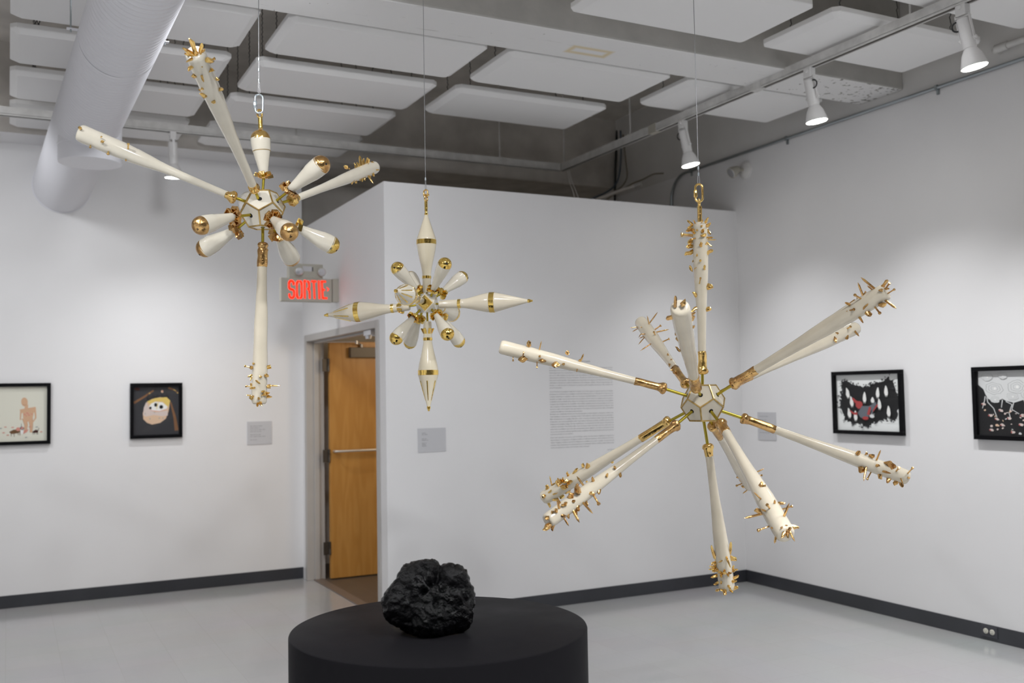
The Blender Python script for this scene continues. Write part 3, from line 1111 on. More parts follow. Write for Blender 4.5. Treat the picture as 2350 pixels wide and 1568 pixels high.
def drawB(a):
    a.line([(1640, 440), (1760, 370), (1880, 290)], 30, 'tan', 18)
    a.line([(2090, 440), (2140, 620), (2165, 790)], 16, 'tan', 50)
    a.line([(2060, 260), (2140, 290), (2190, 330)], 22, 'tan', 16)
    a.ell(1680, 270, 36, 20, 'darkbrown', 0, .5)
    for k in range(14):
        x = 1800 + k * 20
        a.line([(x, 405), (x + 12 - k * 1.5, 330 + (k % 3) * 12)], 16, 'black', 3)
    a.poly([(1800, 430), (1860, 395), (1960, 375), (2050, 385), (2078, 430), (2072, 500), (2060, 560), (2030, 640), (1960, 690), (1860, 708), (1800, 685), (1755, 640), (1748, 570), (1765, 500)], 'peach')
    a.poly([(1760, 500), (1790, 430), (1830, 520), (1900, 560), (2050, 540), (2055, 600), (1990, 610), (1880, 590), (1790, 610), (1752, 590)], 'pale')
    a.poly([(1800, 425), (1900, 385), (2040, 375), (2085, 420), (2060, 500), (1990, 430), (1900, 425), (1840, 460)], 'yellow')
    a.poly([(1815, 500), (1850, 450), (1900, 430), (1990, 440), (2050, 490), (2040, 520), (1950, 545), (1860, 535)], 'white')
    a.line([(1815, 500), (1860, 537), (1950, 548), (2040, 522)], 6, 'pink')
    a.ell(1905, 468, 19, 24, 'black')
    a.ell(1973, 495, 24, 24, 'black')
    a.ell(1840, 505, 16, 16, 'black')
    a.line([(1935, 440), (1915, 520)], 8, 'yellow')
    for x, y in ((1950, 632), (1995, 634), (1890, 560), (1775, 572), (1835, 636)):
        a.ell(x, y, 8, 7, 'midgrey')
    a.ell(1985, 305, 14, 16, 'peach')
    a.ell(1990, 302, 6, 7, 'red')
    for x, y in ((1830, 325), (2145, 295), (2175, 325), (2130, 285)):
        a.ell(x, y, 6, 6, 'yellow')


def drawC(a):
    rg = random.Random(3)
    base = [(280, 285), (340, 265), (420, 320), (520, 345), (580, 340), (640, 300), (720, 300), (780, 235), (830, 270), (860, 370), (885, 480), (880, 610),
            (850, 720), (780, 690), (720, 720), (640, 745), (580, 790), (500, 770), (400, 770), (330, 720), (300, 640), (270, 560), (280, 460), (290, 370)]
    out = []
    for i in range(len(base)):
        p, q = base[i], base[(i + 1) % len(base)]
        for k in range(5):
            x, y = p[0] + (q[0] - p[0]) * k / 5, p[1] + (q[1] - p[1]) * k / 5
            dx, dy = x - 570, y - 510
            l_ = math.hypot(dx, dy)
            j = rg.uniform(-8, 22)
            out.append((x + dx / l_ * j, y + dy / l_ * j))
    a.poly(out, 'black')
    for k in range(170):
        i = rg.randrange(len(out))
        x, y = out[i]
        a.ell(x + rg.uniform(-22, 22), y + rg.uniform(-20, 20), rg.uniform(3, 13), rg.uniform(3, 12), 'char' if k % 3 else 'black', 0, .5, 9)
    for x, y, hh, sl in ((360, 410, 60, .25), (405, 510, 62, .2), (548, 460, 62, 0), (635, 490, 34, 0), (690, 405, 60, -.05), (778, 385, 60, .05), (708, 535, 60, .1), (805, 615, 62, .05), (380, 645, 58, .2), (450, 675, 60, .05)):
        a.poly([(x - 4 - sl * hh, y - hh), (x + 4 - sl * hh, y - hh), (x + 14, y - hh * .4), (x + 20 + sl * 10, y + hh * .4), (x + 14 + sl * 20, y + hh * .85), (x - 10 + sl * 20, y + hh * .85), (x - 20, y + hh * .3), (x - 15 - sl * 10, y - hh * .4)], 'white')
        for s_ in (-7, 7):
            a.line([(x + s_ + sl * 18, y + hh * .8), (x + s_ + 2 + sl * 22, y + hh * 1.15)], 5, 'white', 2)
    a.line([(415, 470), (450, 510), (490, 530), (500, 590)], 22, 'red', 50)
    a.ell(490, 545, 38, 42, 'red', .3)
    a.line([(385, 615), (430, 650), (470, 650)], 12, 'red', 34)
    a.poly([(520, 560), (600, 560), (670, 512), (680, 540), (620, 610), (590, 690), (550, 715), (500, 690), (475, 640)], 'grey')
    a.line([(665, 515), (640, 600), (625, 655)], 24, 'grey', 14)
    a.line([(690, 540), (640, 620)], 18, 'red', 10)
    a.line([(610, 570), (590, 660)], 22, 'red', 30)
    a.ell(560, 700, 34, 20, 'red')
    a.ell(630, 675, 26, 20, 'lightgrey', .3)
    for dx in (-20, 0, 18):
        a.line([(635, 670), (642 + dx, 645 - abs(dx) * .2)], 6, 'lightgrey', 2)


def drawD(a):
    rg = random.Random(5)
    a.poly([(1850, 160), (2700, 160), (2700, 420), (2560, 500), (2420, 470), (2350, 480), (2270, 490), (2180, 525), (2110, 505), (2075, 480), (2010, 522), (1945, 480), (1920, 430), (1900, 370), (1850, 315)], 'lightgrey')
    for x, y, r in ((2003, 360, 62), (2205, 345, 70), (2340, 220, 60), (2168, 455, 40), (2305, 430, 50), (2010, 490, 34), (1935, 230, 40), (2450, 360, 60), (2080, 220, 36)):
        for k, c in ((1.25, 'midgrey'), (1.18, 'lightgrey'), (.85, 'midgrey'), (.79, 'lightgrey'), (.5, 'midgrey'), (.45, 'lightgrey')):
            a.ell(x, y, r * k, r * k * .85, c, .25, .3)
        a.ell(x + 4, y + 3, r * .17, r * .22, 'white')
    for pts in ([(1920, 450), (1915, 500), (1895, 590)], [(1935, 460), (1945, 520), (2000, 590), (2030, 690)], [(2080, 490), (2070, 580)], [(2110, 510), (2165, 545), (2140, 640), (2150, 690)],
                [(2180, 525), (2165, 600), (2230, 650)], [(2270, 490), (2290, 560), (2310, 600), (2290, 650)], [(2400, 490), (2390, 560), (2420, 640)], [(2520, 500), (2530, 600)]):
        a.line(pts, 9, 'lightgrey', 6)
    for k in range(46):
        x, y = rg.uniform(1900, 2650), rg.uniform(560, 870)
        a.ell(x, y, rg.uniform(5, 17), rg.uniform(4, 13), rg.choice(['pale', 'peach', 'pale', 'lightgrey']), rg.uniform(0, 3), .5, 10)
    for x, y in ((2070, 612), (2260, 670), (2290, 668), (2035, 712), (2085, 778), (2145, 700), (1985, 838), (2180, 855), (2250, 770), (2310, 790), (1975, 670), (1910, 540)):
        a.ell(x, y, 22, 14, 'pale', .4, .5, 12)
        a.ell(x - 14, y + 2, 7, 8, 'red', 0, .4, 10)


picture('black framed pale drawing of a bald standing figure with dogs, cut by the left edge', (-.335, YL, 0), (1, 0, 0), 1.260, 1.742, .640, (0, -1, 0),
        lambda x, y: ((x + 445) / 1020, (y - 255) / 655), drawA, M['paper'])
picture('small black framed dark picture of a peach coloured masked blob on the left wall', (.896, YL, 0), (1, 0, 0), 1.275, 1.732, .411, (0, -1, 0),
        lambda x, y: ((x - 1635) / 555, (y - 240) / 595), drawB, colr('char', PIG['char']))
picture('black framed drawing of white candle shapes on a black cloud, right wall', (XR, 5.464, 0), (0, -1, 0), 1.257, 1.712, .640, (-1, 0, 0),
        lambda x, y: ((x - 218 - (y - 200) * .03) / 690, (y - 200 + (x - 218) * .014) / 650), drawC, M['paperwhite'])
picture('black framed dark drawing of a cloud of eyes, cut by the right edge', (XR, 4.266, 0), (0, -1, 0), 1.254, 1.710, .640, (-1, 0, 0),
        lambda x, y: ((x - 1842 - (y - 160) * .035) / 770, (y - 160) / 740), drawD, M['pig_black'] if 'pig_black' in M else colr('black', PIG['black']))


# ------------------------------------------------------------------ wall labels and wall text
def wall_label(label, org, du, nrm, wd, hgt, lines):
    org, du, nrm, up = Vector(org), Vector(du), Vector(nrm), Vector((0, 0, 1))
    t = thing('wall_label', label, 'label', org + du * wd / 2, 'small grey labels beside the artworks')
    MB().obox(org + du * wd / 2 + up * hgt / 2 + nrm * .003, (du, up, nrm), (wd / 2, hgt / 2, .003)).build('card', M['label'], t, smooth=0)
    m = MB()
    rg = random.Random(len(label))
    for (y, a0, a1) in lines:
        s_ = a0
        while s_ < a1:
            e_ = min(s_ + rg.uniform(.05, .16), a1)
            m.obox(org + du * ((s_ + e_) / 2 * wd) + up * (hgt * (1 - y)) + nrm * .0063, (du, up, nrm), ((e_ - s_) / 2 * wd, .0022, .0003))
            s_ = e_ + .025
    m.build('small_print', M['faintink'], t, smooth=0)
    return t


wall_label('grey label card on the left wall between small dark picture and doorway', (1.848, YL, 1.191), (1, 0, 0), (0, -1, 0), .212, .198,
           [(.2, .12, .62), (.28, .12, .5), (.36, .12, .75), (.44, .12, .6), (.58, .12, .55), (.66, .12, .75), (.8, .12, .42)])
wall_label('grey label card on the partition between doorway and wall text', (2.571, YT, 1.191), (1, 0, 0), (0, -1, 0), .213, .168,
           [(.2, .14, .28), (.26, .14, .34), (.44, .14, .3), (.50, .14, .36), (.62, .14, .3), (.68, .14, .28), (.74, .14, .32)])
wall_label('grey label card on the right wall beside the corner', (XR, 6.32, 1.182), (0, -1, 0), (-1, 0, 0), .214, .223,
           [(.15, .12, .6), (.28, .12, .5), (.46, .12, .62), (.62, .12, .4), (.74, .12, .66)])

TEXT = [
    ("Avec l'exposition d'une humanité en sursis et de ses fables sombres, l'artiste explore l'imaginaire de la fin",
     "fantasmagorie de la violence déjà tout près de nous, et donne à voir les éclats d'un monde en ruines",
     "fantasmagoriques d'un récit fondateur à la croisée du mythe et du rêve. Sa démarche est un regard",
     "qui a pour effet d'aspirer les atrocités et de désensibiliser le regard devant les images de violence",
     "démesurément théâtrale n'est pas si lointaine des discours de fin du monde véhiculés chaque jour",
     "dans notre société actuelle. Cette palpable tension produite entre angoisse de l'effondrement et poésie",
     "esthétique se transpose ici dans les matériaux et les techniques utilisés : l'univers hyperbolique des",
     "dessins se confronte aux reconstitutions consternées dans lesquelles sont imitées des artefacts à la",
     "préciosité dévastatrice."),
    ("C'est à l'intérieur de paysages inexploités évoquant à la fois l'apocalypse et la genèse que les personnages",
     "grotesques se constituent en un amalgame inextricable d'humanoïdes nés et désespérés, de démons et de",
     "créatures chimériques semblables à celles que l'on trouve chez Mary Shelley ou encore chez H. G. Wells.",
     "Ensemble et malgré eux, ils sont soumis à une mécanique, à la fois curieuse et tragique, qui les confine à",
     "la répétition d'actes primitifs, voire odieux, le tout régi par une divinité dédiée à la puissance incontestable",
     "et rageuse qui, étrangement, leur ressemble. Cette violence explosive tient de toute proximité au réel nous",
     "offre un aperçu de la monstruosité humaine où la fureur des actes perpétrés souvent nous dépasse. Qui",
     "tout bon enfant et les créatures tels que le feutre et le crayon de bois tempèrent enfin les brutalités",
     "commises et insufflent une désinvolture puérile aux dessins."),
    ("Revisitant une cohabitation fondée avec ses représentations mythologiques et dévastées, l'artiste crée",
     "deux installations composées de céramiques dorées et de sculptures d'abord calcinées puis monumentales.",
     "Elles dévoilent alors les vestiges d'une fin ou d'un recommencement prochain. Dans une des salles",
     "d'exposition, une voix monumentale domine des hommes redevenus poussière, pétrifiés devant une lave",
     "dévastant aux multiples visages. Par leur statut funèbre, ils demeurent les seuls témoins d'un rituel à la",
     "conclusion incertaine. Dans l'autre salle, nous retrouvons cette même lave, cette fois carbonisée, au",
     "milieu d'une constellation armée qui veille sur la précieuse pièce maîtresse. Ces objets de destruction ainsi",
     "mis en scène et intentionnellement glorifiés mettent en lumière la fascination morbide qu'ils provoquent et",
     "incarnent la précarité de notre existence."),
    ("Dans cette exposition, les astres sont le fil d'Ariane qui lie ces deux univers esthétiques en apparence",
     "dichotomiques. L'omniprésence des figures stellaires et anthropomorphiques révèle l'ambition de Pierre-",
     "Olivier Tanguay à expliquer, par le biais d'allégories et de fables, à la comme au public, les pourtours du",
     "potentiel d'autodétermination et d'autodestruction de l'humanité. Parfois terribles, parfois infimes, mais",
     "toujours triomphantes, les étoiles sont notre futur comme notre passé.")]
TX0, TX1 = 3.642, 4.206


def text_mesh(mb, s, x, z, width, size, align='L'):
    cu = bpy.data.curves.new('tmp', 'FONT')
    cu.body = s
    cu.resolution_u = 1
    ob = bpy.data.objects.new('tmp', cu)
    col.objects.link(ob)
    dg = bpy.context.evaluated_depsgraph_get()
    dg.update()
    me = ob.evaluated_get(dg).to_mesh()
    n = len(me.vertices)
    co = np.empty(n * 3)
    me.vertices.foreach_get('co', co)
    co = co.reshape(-1, 3)
    wd = co[:, 0].max()
    kx_ = size if width is None else width / wd
    if align == 'R':
        x = x - wd * kx_
    mb.add([(x + c_[0] * kx_, YT - .0006, z + c_[1] * size) for c_ in co], [tuple(p.vertices) for p in me.polygons])
    ob.evaluated_get(dg).to_mesh_clear()
    bpy.data.objects.remove(ob)
    bpy.data.curves.remove(cu)


wt = thing('wall_text', 'block of small dark French exhibition text on the partition', 'wall text', (3.92, YT, 1.16))
LH = .0189
# line tops measured on the wall for each paragraph
zs = (1.748, 1.553, 1.352, 1.150)
zoff = [on_plane(1330, v, 1, YT).z for v in (843, 897, 948, 1001)]
for par, z in zip(TEXT, zoff):
    m = MB()
    for i, s in enumerate(par):
        last = i == len(par) - 1
        text_mesh(m, s, TX0, z - .008 - i * LH, None if last else TX1 - TX0, .0118)
    m.build('paragraph', M['ink'], wt, smooth=0)
m = MB()
text_mesh(m, "Laurie Boivin", TX1, on_plane(1400, 1033, 1, YT).z, None, .0118, 'R')
m.build('signature', M['ink'], wt, smooth=0)
m = MB()
text_mesh(m, "CONSTELLATION ARMÉE", (TX0 + TX1) / 2 + .08, on_plane(1355, 831, 1, YT).z, None, .0125, 'R')
m.build('title', M['ink'], wt, smooth=0)

# ------------------------------------------------------------------ plinth and lump
PC = Vector((1.165, 2.795, 0))
PR, PZ = .445, .90
pp = []
m = MB()
prof = [(0, PR - .002), (.01, PR), (1 - .006 / PZ, PR), (1 - .0018 / PZ, PR - .0018), (1, PR - .006)]
m.lathe(PC, PC + Vector((0, 0, PZ)), prof, 128)
M['plinth'] = plinth_material(tuple(Vector((1.135, 2.80, PZ)) - PC))
pl = m.build('plinth', M['plinth'], smooth=30, base=PC)
tag(pl, 'round charcoal plinth carrying the black lump', 'plinth')

LD = 2.93


def lump():
    blobs = [((985, 1385), .100, 0), ((958, 1322), .048, .02), ((985, 1310), .036, .0), ((1038, 1325), .044, -.01), ((1042, 1372), .060, -.01),
             ((1040, 1415), .056, -.02), ((917, 1378), .047, -.03), ((925, 1400), .050, -.03), ((990, 1425), .056, -.06), ((950, 1350), .055, -.02),
             ((1000, 1360), .050, .03), ((965, 1415), .060, .0), ((1010, 1400), .07, .06), ((960, 1390), .06, .07)]
    cs = np.array([list(at(u, v, LD + dz)) for (u, v), r, dz in blobs])
    rs_ = np.array([b[1] for b in blobs])
    c0 = np.array(list(at(985, 1385, LD + .01)))
    import bmesh
    bm_ = bmesh.new()
    bmesh.ops.create_icosphere(bm_, subdivisions=6, radius=1.0)
    V = np.array([v.co[:] for v in bm_.verts])
    V /= np.linalg.norm(V, axis=1)[:, None]
    out = np.zeros(len(V))
    acc = np.zeros(len(V))
    k = 70.0
    for c_, r in zip(cs, rs_):
        oc = c0 - c_
        b_ = V @ oc
        disc = b_ * b_ - (oc @ oc - r * r)
        tt = np.where(disc > 0, -b_ + np.sqrt(np.maximum(disc, 0)), 0.0)
        acc += np.exp(k * np.maximum(tt, 0))
    out = np.log(acc) / k
    for i, v in enumerate(bm_.verts):
        p = Vector(c0 + V[i] * out[i])
        r = out[i]
        n1 = noise.fractal(p * 13, 0.9, 2.1, 4)
        n2 = 1 - abs(noise.noise(p * 24 + Vector((5, 1, 2))))
        n3 = noise.fractal(p * 60, 0.7, 2.2, 4)
        r += .010 * n1 - .006 * max(0, n2 - .80) / .20 + .0032 * n3
        u_, _ = to_px(p)
        # hollows of the crumpled face
        toward = max(0.0, -(V[i] @ np.array(FWD)))
        for (hu, hv, hr, hd) in ((968, 1303, 16, .030), (987, 1334, 10, .026), (970, 1352, 12, .030), (1003, 1328, 10, .020), (1000, 1390, 14, .012), (935, 1352, 14, .012), (1018, 1350, 12, .016)):
            q = math.hypot(u_.x - hu, u_.y - hv) / hr
            if q < 1.6 and toward > .1:
                r -= hd * math.exp(-q * q * 1.8) * min(1, toward * 2)
        q = Vector(c0 + V[i] * max(r, .02))
        if q.z < PZ + .002:
            q.z = PZ + .002
        v.co = q
    mb = MB()
    bm_.verts.index_update()
    mb.add([v.co[:] for v in bm_.verts], [[v.index for v in f_.verts] for f_ in bm_.faces])
    bm_.free()
    o_ = mb.build('charred_lump', M['tar'], smooth=80, base=(c0[0], c0[1], PZ))
    tag(o_, 'black tar coated lump with hollows like a crumpled face, on the round plinth', 'sculpture')


lump()

# ------------------------------------------------------------------ hanging sculptures
E_ = math.atan(.5)


class Sculpt:
    def __init__(self, label, cpx, D, gold, porc, name='hanging_sculpture'):
        self.D, self.gold, self.porc = D, gold, porc
        self.c = at(cpx[0], cpx[1], D)
        self.root = thing(name, label, 'sculpture', self.c, 'ceramic star sculptures hung on wires')
        fh = Vector((self.c.x, self.c.y, 0)).normalized()
        self.fh = fh
        self.rh = Vector((fh.y, -fh.x, 0))

    def dir(self, az, el):
        a = math.radians(az)
        return ((self.rh * math.sin(a) - self.fh * math.cos(a)) * math.cos(el) + Vector((0, 0, math.sin(el)))).normalized()

    def pt(self, px, d_, rho):
        return at(px[0], px[1], self.D + rho * d_.dot(FWD))

    def dodeca(self, r, az0):
        """faces look along the arms; az0 = azimuth of one upper face"""
        dirs = [Vector((0, 0, 1)), Vector((0, 0, -1))] + [self.dir(az0 + 72 * k, E_) for k in range(5)] + [self.dir(az0 + 36 + 72 * k, -E_) for k in range(5)]
        vs = []
        n = len(dirs)
        for i in range(n):
            for j in range(i + 1, n):
                for k in range(j + 1, n):
                    if dirs[i].dot(dirs[j]) > .4 and dirs[j].dot(dirs[k]) > .4 and dirs[i].dot(dirs[k]) > .4:
                        vs.append((dirs[i] + dirs[j] + dirs[k]).normalized())
        m, g = MB(), MB()
        rin = r * 0.7947
        edges = set()
        for d_ in dirs:
            idx = [q for q in range(len(vs)) if vs[q].dot(d_) > .75]
            u, w_, _ = basis(d_)
            idx.sort(key=lambda q: math.atan2(vs[q].dot(w_), vs[q].dot(u)))
            m.face([self.c + vs[q] * r for q in idx])
            for a in range(5):
                edges.add(tuple(sorted((idx[a], idx[(a + 1) % 5]))))
        core = m.build('core', self.porc, self.root, smooth=0)
        for a, b in edges:
            p, q = self.c + vs[a] * (r * .999), self.c + vs[b] * (r * .999)
            g.tube([p, q], .0033, 6)
        g.build('gold_edging', M['goldedge'], core)
        self.core, self.rin = core, rin
        h = MB()
        for d_ in dirs:
            h.lathe(self.c + d_ * (rin - .001), self.c + d_ * (rin + .0006), [(0, .0085), (1, .0085)], 16)
        h.build('drill_hole', M['hole'], core)
        return dirs

    def rod(self, a, b, r=.0058):
        MB().tube([a, b], r, 12).build('rod', M['brass'], self.root)


class Arm:
    pass


def bat(S, d_, knob, tip, rk, rt, rb, grip, gold=None, flat=0.0, porc=None, end=1.0, handle=.50, knobr=.0225):
    gold = gold or S.gold
    k3, t3 = S.pt(knob, d_, rk), S.pt(tip, d_, rt)
    S.rod(S.c + d_ * (S.rin - .01), k3 + (t3 - k3).normalized() * .02)
    A_ = Arm()
    A_.p0, A_.p1 = k3, t3
    L_ = (t3 - k3).length
    rh_ = rb * handle
    pts = [(0.0, rh_), (.06, rh_), (.22, rh_ * 1.04), (.34, rh_ * 1.16), (.48, rh_ * 1.42), (.60, rb * .86), (.72, rb * .96), (.84, rb), (.95, rb * .99)]
    e = rb * .5 / L_
    pts += [(1 - e, rb * .985), (1 - e * .5, rb * .94), (1 - e * .18, rb * .84), (1 - e * .03, rb * .70), (1.0, rb * .55)]

    def prof(t):
        for (a0, r0), (a1, r1) in zip(pts, pts[1:]):
            if t <= a1:
                k = (t - a0) / (a1 - a0)
                if a1 < .9:
                    k = k
                return r0 + (r1 - r0) * k
        return pts[-1][1]
    A_.prof = prof
    ts = [grip + (.95 - grip) * k / 22 for k in range(23)] + [p[0] for p in pts[9:]]
    sm = []
    for t in ts:
        if t < .93:
            sm.append((t, sum(prof(min(max(t + q, 0), .94)) for q in (-.04, -.02, 0, .02, .04)) / 5))
        else:
            sm.append((t, prof(t)))
    m = MB()
    m.lathe(k3, t3, sm, 28, (.035, 22))
    A_.obj = m.build('club', porc or S.porc, S.root, smooth=50)
    # gilded grip and knob
    kk = knobr / L_
    g0 = [(-.58 * kk, knobr * .5), (-.42 * kk, knobr * .84), (-.12 * kk, knobr), (.22 * kk, knobr * .98), (.5 * kk, knobr * .80), (.8 * kk, rh_ * 1.12), (1.2 * kk, rh_ * 1.06)]
    q = [(grip * .5, rh_ * 1.05), (grip * .8, rh_ * 1.08), (grip, rh_ * 1.1), (grip + .004, rh_ * .98)] if grip > 1.6 * kk else [(max(grip, 1.2 * kk), rh_ * 1.05), (max(grip, 1.2 * kk) + .004, rh_ * .95)]
    g = MB()
    g.lathe(k3, t3, g0 + q, 24, (.16, 60))
    g.build('gold_grip', gold, A_.obj, smooth=60)
    A_.S = S
    return A_


def ico(mb, c, r, ax, jit, seed):
    """small faceted nugget"""
    t = (1 + 5 ** .5) / 2
    V = [(-1, t, 0), (1, t, 0), (-1, -t, 0), (1, -t, 0), (0, -1, t), (0, 1, t), (0, -1, -t), (0, 1, -t), (t, 0, -1), (t, 0, 1), (-t, 0, -1), (-t, 0, 1)]
    F = [(0, 11, 5), (0, 5, 1), (0, 1, 7), (0, 7, 10), (0, 10, 11), (1, 5, 9), (5, 11, 4), (11, 10, 2), (10, 7, 6), (7, 1, 8), (3, 9, 4), (3, 4, 2), (3, 2, 6), (3, 6, 8), (3, 8, 9), (4, 9, 5), (2, 4, 11), (6, 2, 10), (8, 6, 7), (9, 8, 1)]
    rg = random.Random(seed)
    out = []
    for v in V:
        q = Vector(v).normalized()
        k = 1 + rg.uniform(-jit, jit)
        out.append(c + ax[0] * (q.x * r[0] * k) + ax[1] * (q.y * r[1] * k) + ax[2] * (q.z * r[2] * k))
    mb.add(out, F)


def studs(A_, org, s, items, gold=None):
    """items: base x,y, tip x,y, width, kind - all read off an enlarged crop with origin org and scale s"""
    S = A_.S
    gold = gold or S.gold
    for n_, (bx, by, tx, ty, wd, kd) in enumerate(items):
        bx, by, tx, ty = org[0] + bx / s, org[1] + by / s, org[0] + tx / s, org[1] + ty / s
        # nearest point of the club axis to the view ray of the base
        a2, za = to_px(A_.p0)
        b2, zb = to_px(A_.p1)
        ab = b2 - a2
        t_im = max(0.02, min(.995, (Vector((bx, by)) - a2).dot(ab) / ab.length_squared))
        # perspective correct parameter
        t = t_im * za / (zb + (za - zb) * t_im)
        t = max(0.03, min(.985, t))
        axp = A_.p0.lerp(A_.p1, t)
        dep = (RM @ (axp - CAM)).z
        q = at(bx, by, dep)
        ax_ = (A_.p1 - A_.p0).normalized()
        view = (axp - CAM).normalized()
        lat = (q - axp) - ax_ * (q - axp).dot(ax_)
        nrm = (-view + ax_ * view.dot(ax_))
        r = A_.prof(t)
        if nrm.length > .15:
            nrm.normalize()
            lat = lat - nrm * lat.dot(nrm)
            sl = lat.length
            if sl > r * .96:
                lat *= r * .96 / sl
                sl = r * .96
            up_ = nrm * math.sqrt(max(r * r - sl * sl, 0))
            along = (q - axp).dot(ax_)
            base = axp + lat + up_
        else:
            base = q - view * .0
            up_ = -view * r
        outn = (lat + up_).normalized()
        db = (RM @ (base - CAM)).z
        base_px = at(bx, by, db)
        if kd != 'c':
            base = base.lerp(base_px, .6)
        else:
            base = base.lerp(base_px, .8)
        dimg = at(tx, ty, db) - at(bx, by, db)
        Li = dimg.length
        ncam = max(0.0, outn.dot(-view))
        off = min(Li * .9, Li * ncam / max(.45, math.sqrt(max(0, 1 - ncam * ncam)))) + (.006 if ncam > .8 else 0)
        tip = at(tx, ty, db - off)
        w = wd / s / FPX * db * (1.0 if kd in 'nh' else 1.22)
        dv = tip - base
        if dv.length < .004:
            dv = outn * .006
            tip = base + dv
        dn = dv.normalized()
        root = base - dn * .004 - outn * .003
        u, v_, _ = basis(dn)
        m = MB()
        if kd == 'n':
            L_ = (tip - root).length
            m.lathe(root, tip, [(0, w * .5), (.78, w * .46), (1, w * .06)], 8)
            nm = 'nail'
        elif kd == 'h':
            m.lathe(root, tip, [(0, w * .40), (.8, w * .38), (.84, w * .62), (.96, w * .74), (1, w * .6)], 8)
            nm = 'nail'
        elif kd == 's':
            rg = random.Random(n_ * 7 + int(bx))
            tw = rg.uniform(-.4, .4)
            u2 = u * math.cos(tw) + v_ * math.sin(tw)
            v2 = dn.cross(u2)
            # broad side across the view
            sidev = view.cross(dn)
            if sidev.length > .2:
                u2 = sidev.normalized()
                v2 = dn.cross(u2)
            L_ = (tip - root)
            rr = []
            for tt, wu, wv in ((0, .50, .34), (.4, .54, .30), (.8, .40, .22), (1, .17, .10)):
                j = [rg.uniform(.7, 1.3) for _ in range(5)]
                c_ = root + L_ * tt + u2 * (w * rg.uniform(-.22, .22) * tt)
                rr.append([c_ + u2 * (w * wu * j[0]), c_ + v2 * (w * wv * j[1]), c_ - u2 * (w * wu * j[2]), c_ - u2 * (w * wu * .3) - v2 * (w * wv * j[3]), c_ + u2 * (w * wu * .3) - v2 * (w * wv * j[4])])
            m.rings(rr)
            nm = 'shard'
        else:
            c_ = (base + tip) / 2 + outn * (w * .16)
            hl = max(dv.length * .6, w * .5)
            ico(m, c_, (w * .54, w * .46, hl), (u, v_, dn), .42, n_ * 13 + int(by))
            nm = 'nugget'
        m.build(nm, gold, A_.obj, smooth=0 if kd in 'sc' else 40)


def ring(mb, c, ax, ay, rx, ry, r, n=28, seg=10, gap=None):
    pts = []
    for k in range(n):
        a = 2 * PI * k / n
        x, y = math.cos(a), math.sin(a)
        # stadium shape when ry > rx
        yy = y * rx + (math.copysign(ry - rx, y) if abs(y) > 1e-6 else 0)
        pts.append(c + ax * (x * rx) + ay * yy)
    mb.tube(pts, r, seg, closed=True)


UPV = Vector((0, 0, 1))


def square_collar(S, parent, p, ax_, size, gold, seed, n=7):
    """ring of little open square cups around the neck"""
    rg = random.Random(seed)
    u, v_, n_ = basis(ax_)
    m = MB()
    m.lathe(p - n_ * size * .5, p + n_ * size * .45, [(0, size * .42), (.3, size * .55), (.8, size * .55), (1, size * .45)], 14, (.2, 60))
    for k in range(n):
        a = 2 * PI * k / n + rg.uniform(-.2, .2)
        e = u * math.cos(a) + v_ * math.sin(a)
        tl = rg.uniform(-.25, .5)
        out = (e * math.cos(tl) + n_ * math.sin(tl)).normalized()
        tn = n_.cross(e).normalized()
        wv = out.cross(tn).normalized()
        sp = rg.uniform(-.35, .35)
        t2 = tn * math.cos(sp) + wv * math.sin(sp)
        w2 = out.cross(t2)
        c = p + e * size * .95 + n_ * rg.uniform(-.25, .25) * size
        h = size * rg.uniform(.36, .48)
        # open cup: floor and four thin walls
        m.obox(c - w2 * h * .55, (out, t2, w2), (h, h, h * .12))
        for sgn_ in (-1, 1):
            m.obox(c + out * (sgn_ * h * .9), (out, t2, w2), (h * .12, h, h * .6))
            m.obox(c + t2 * (sgn_ * h * .9), (out, t2, w2), (h, h * .12, h * .6))
    return m.build('gold_collar', gold, parent, smooth=0)


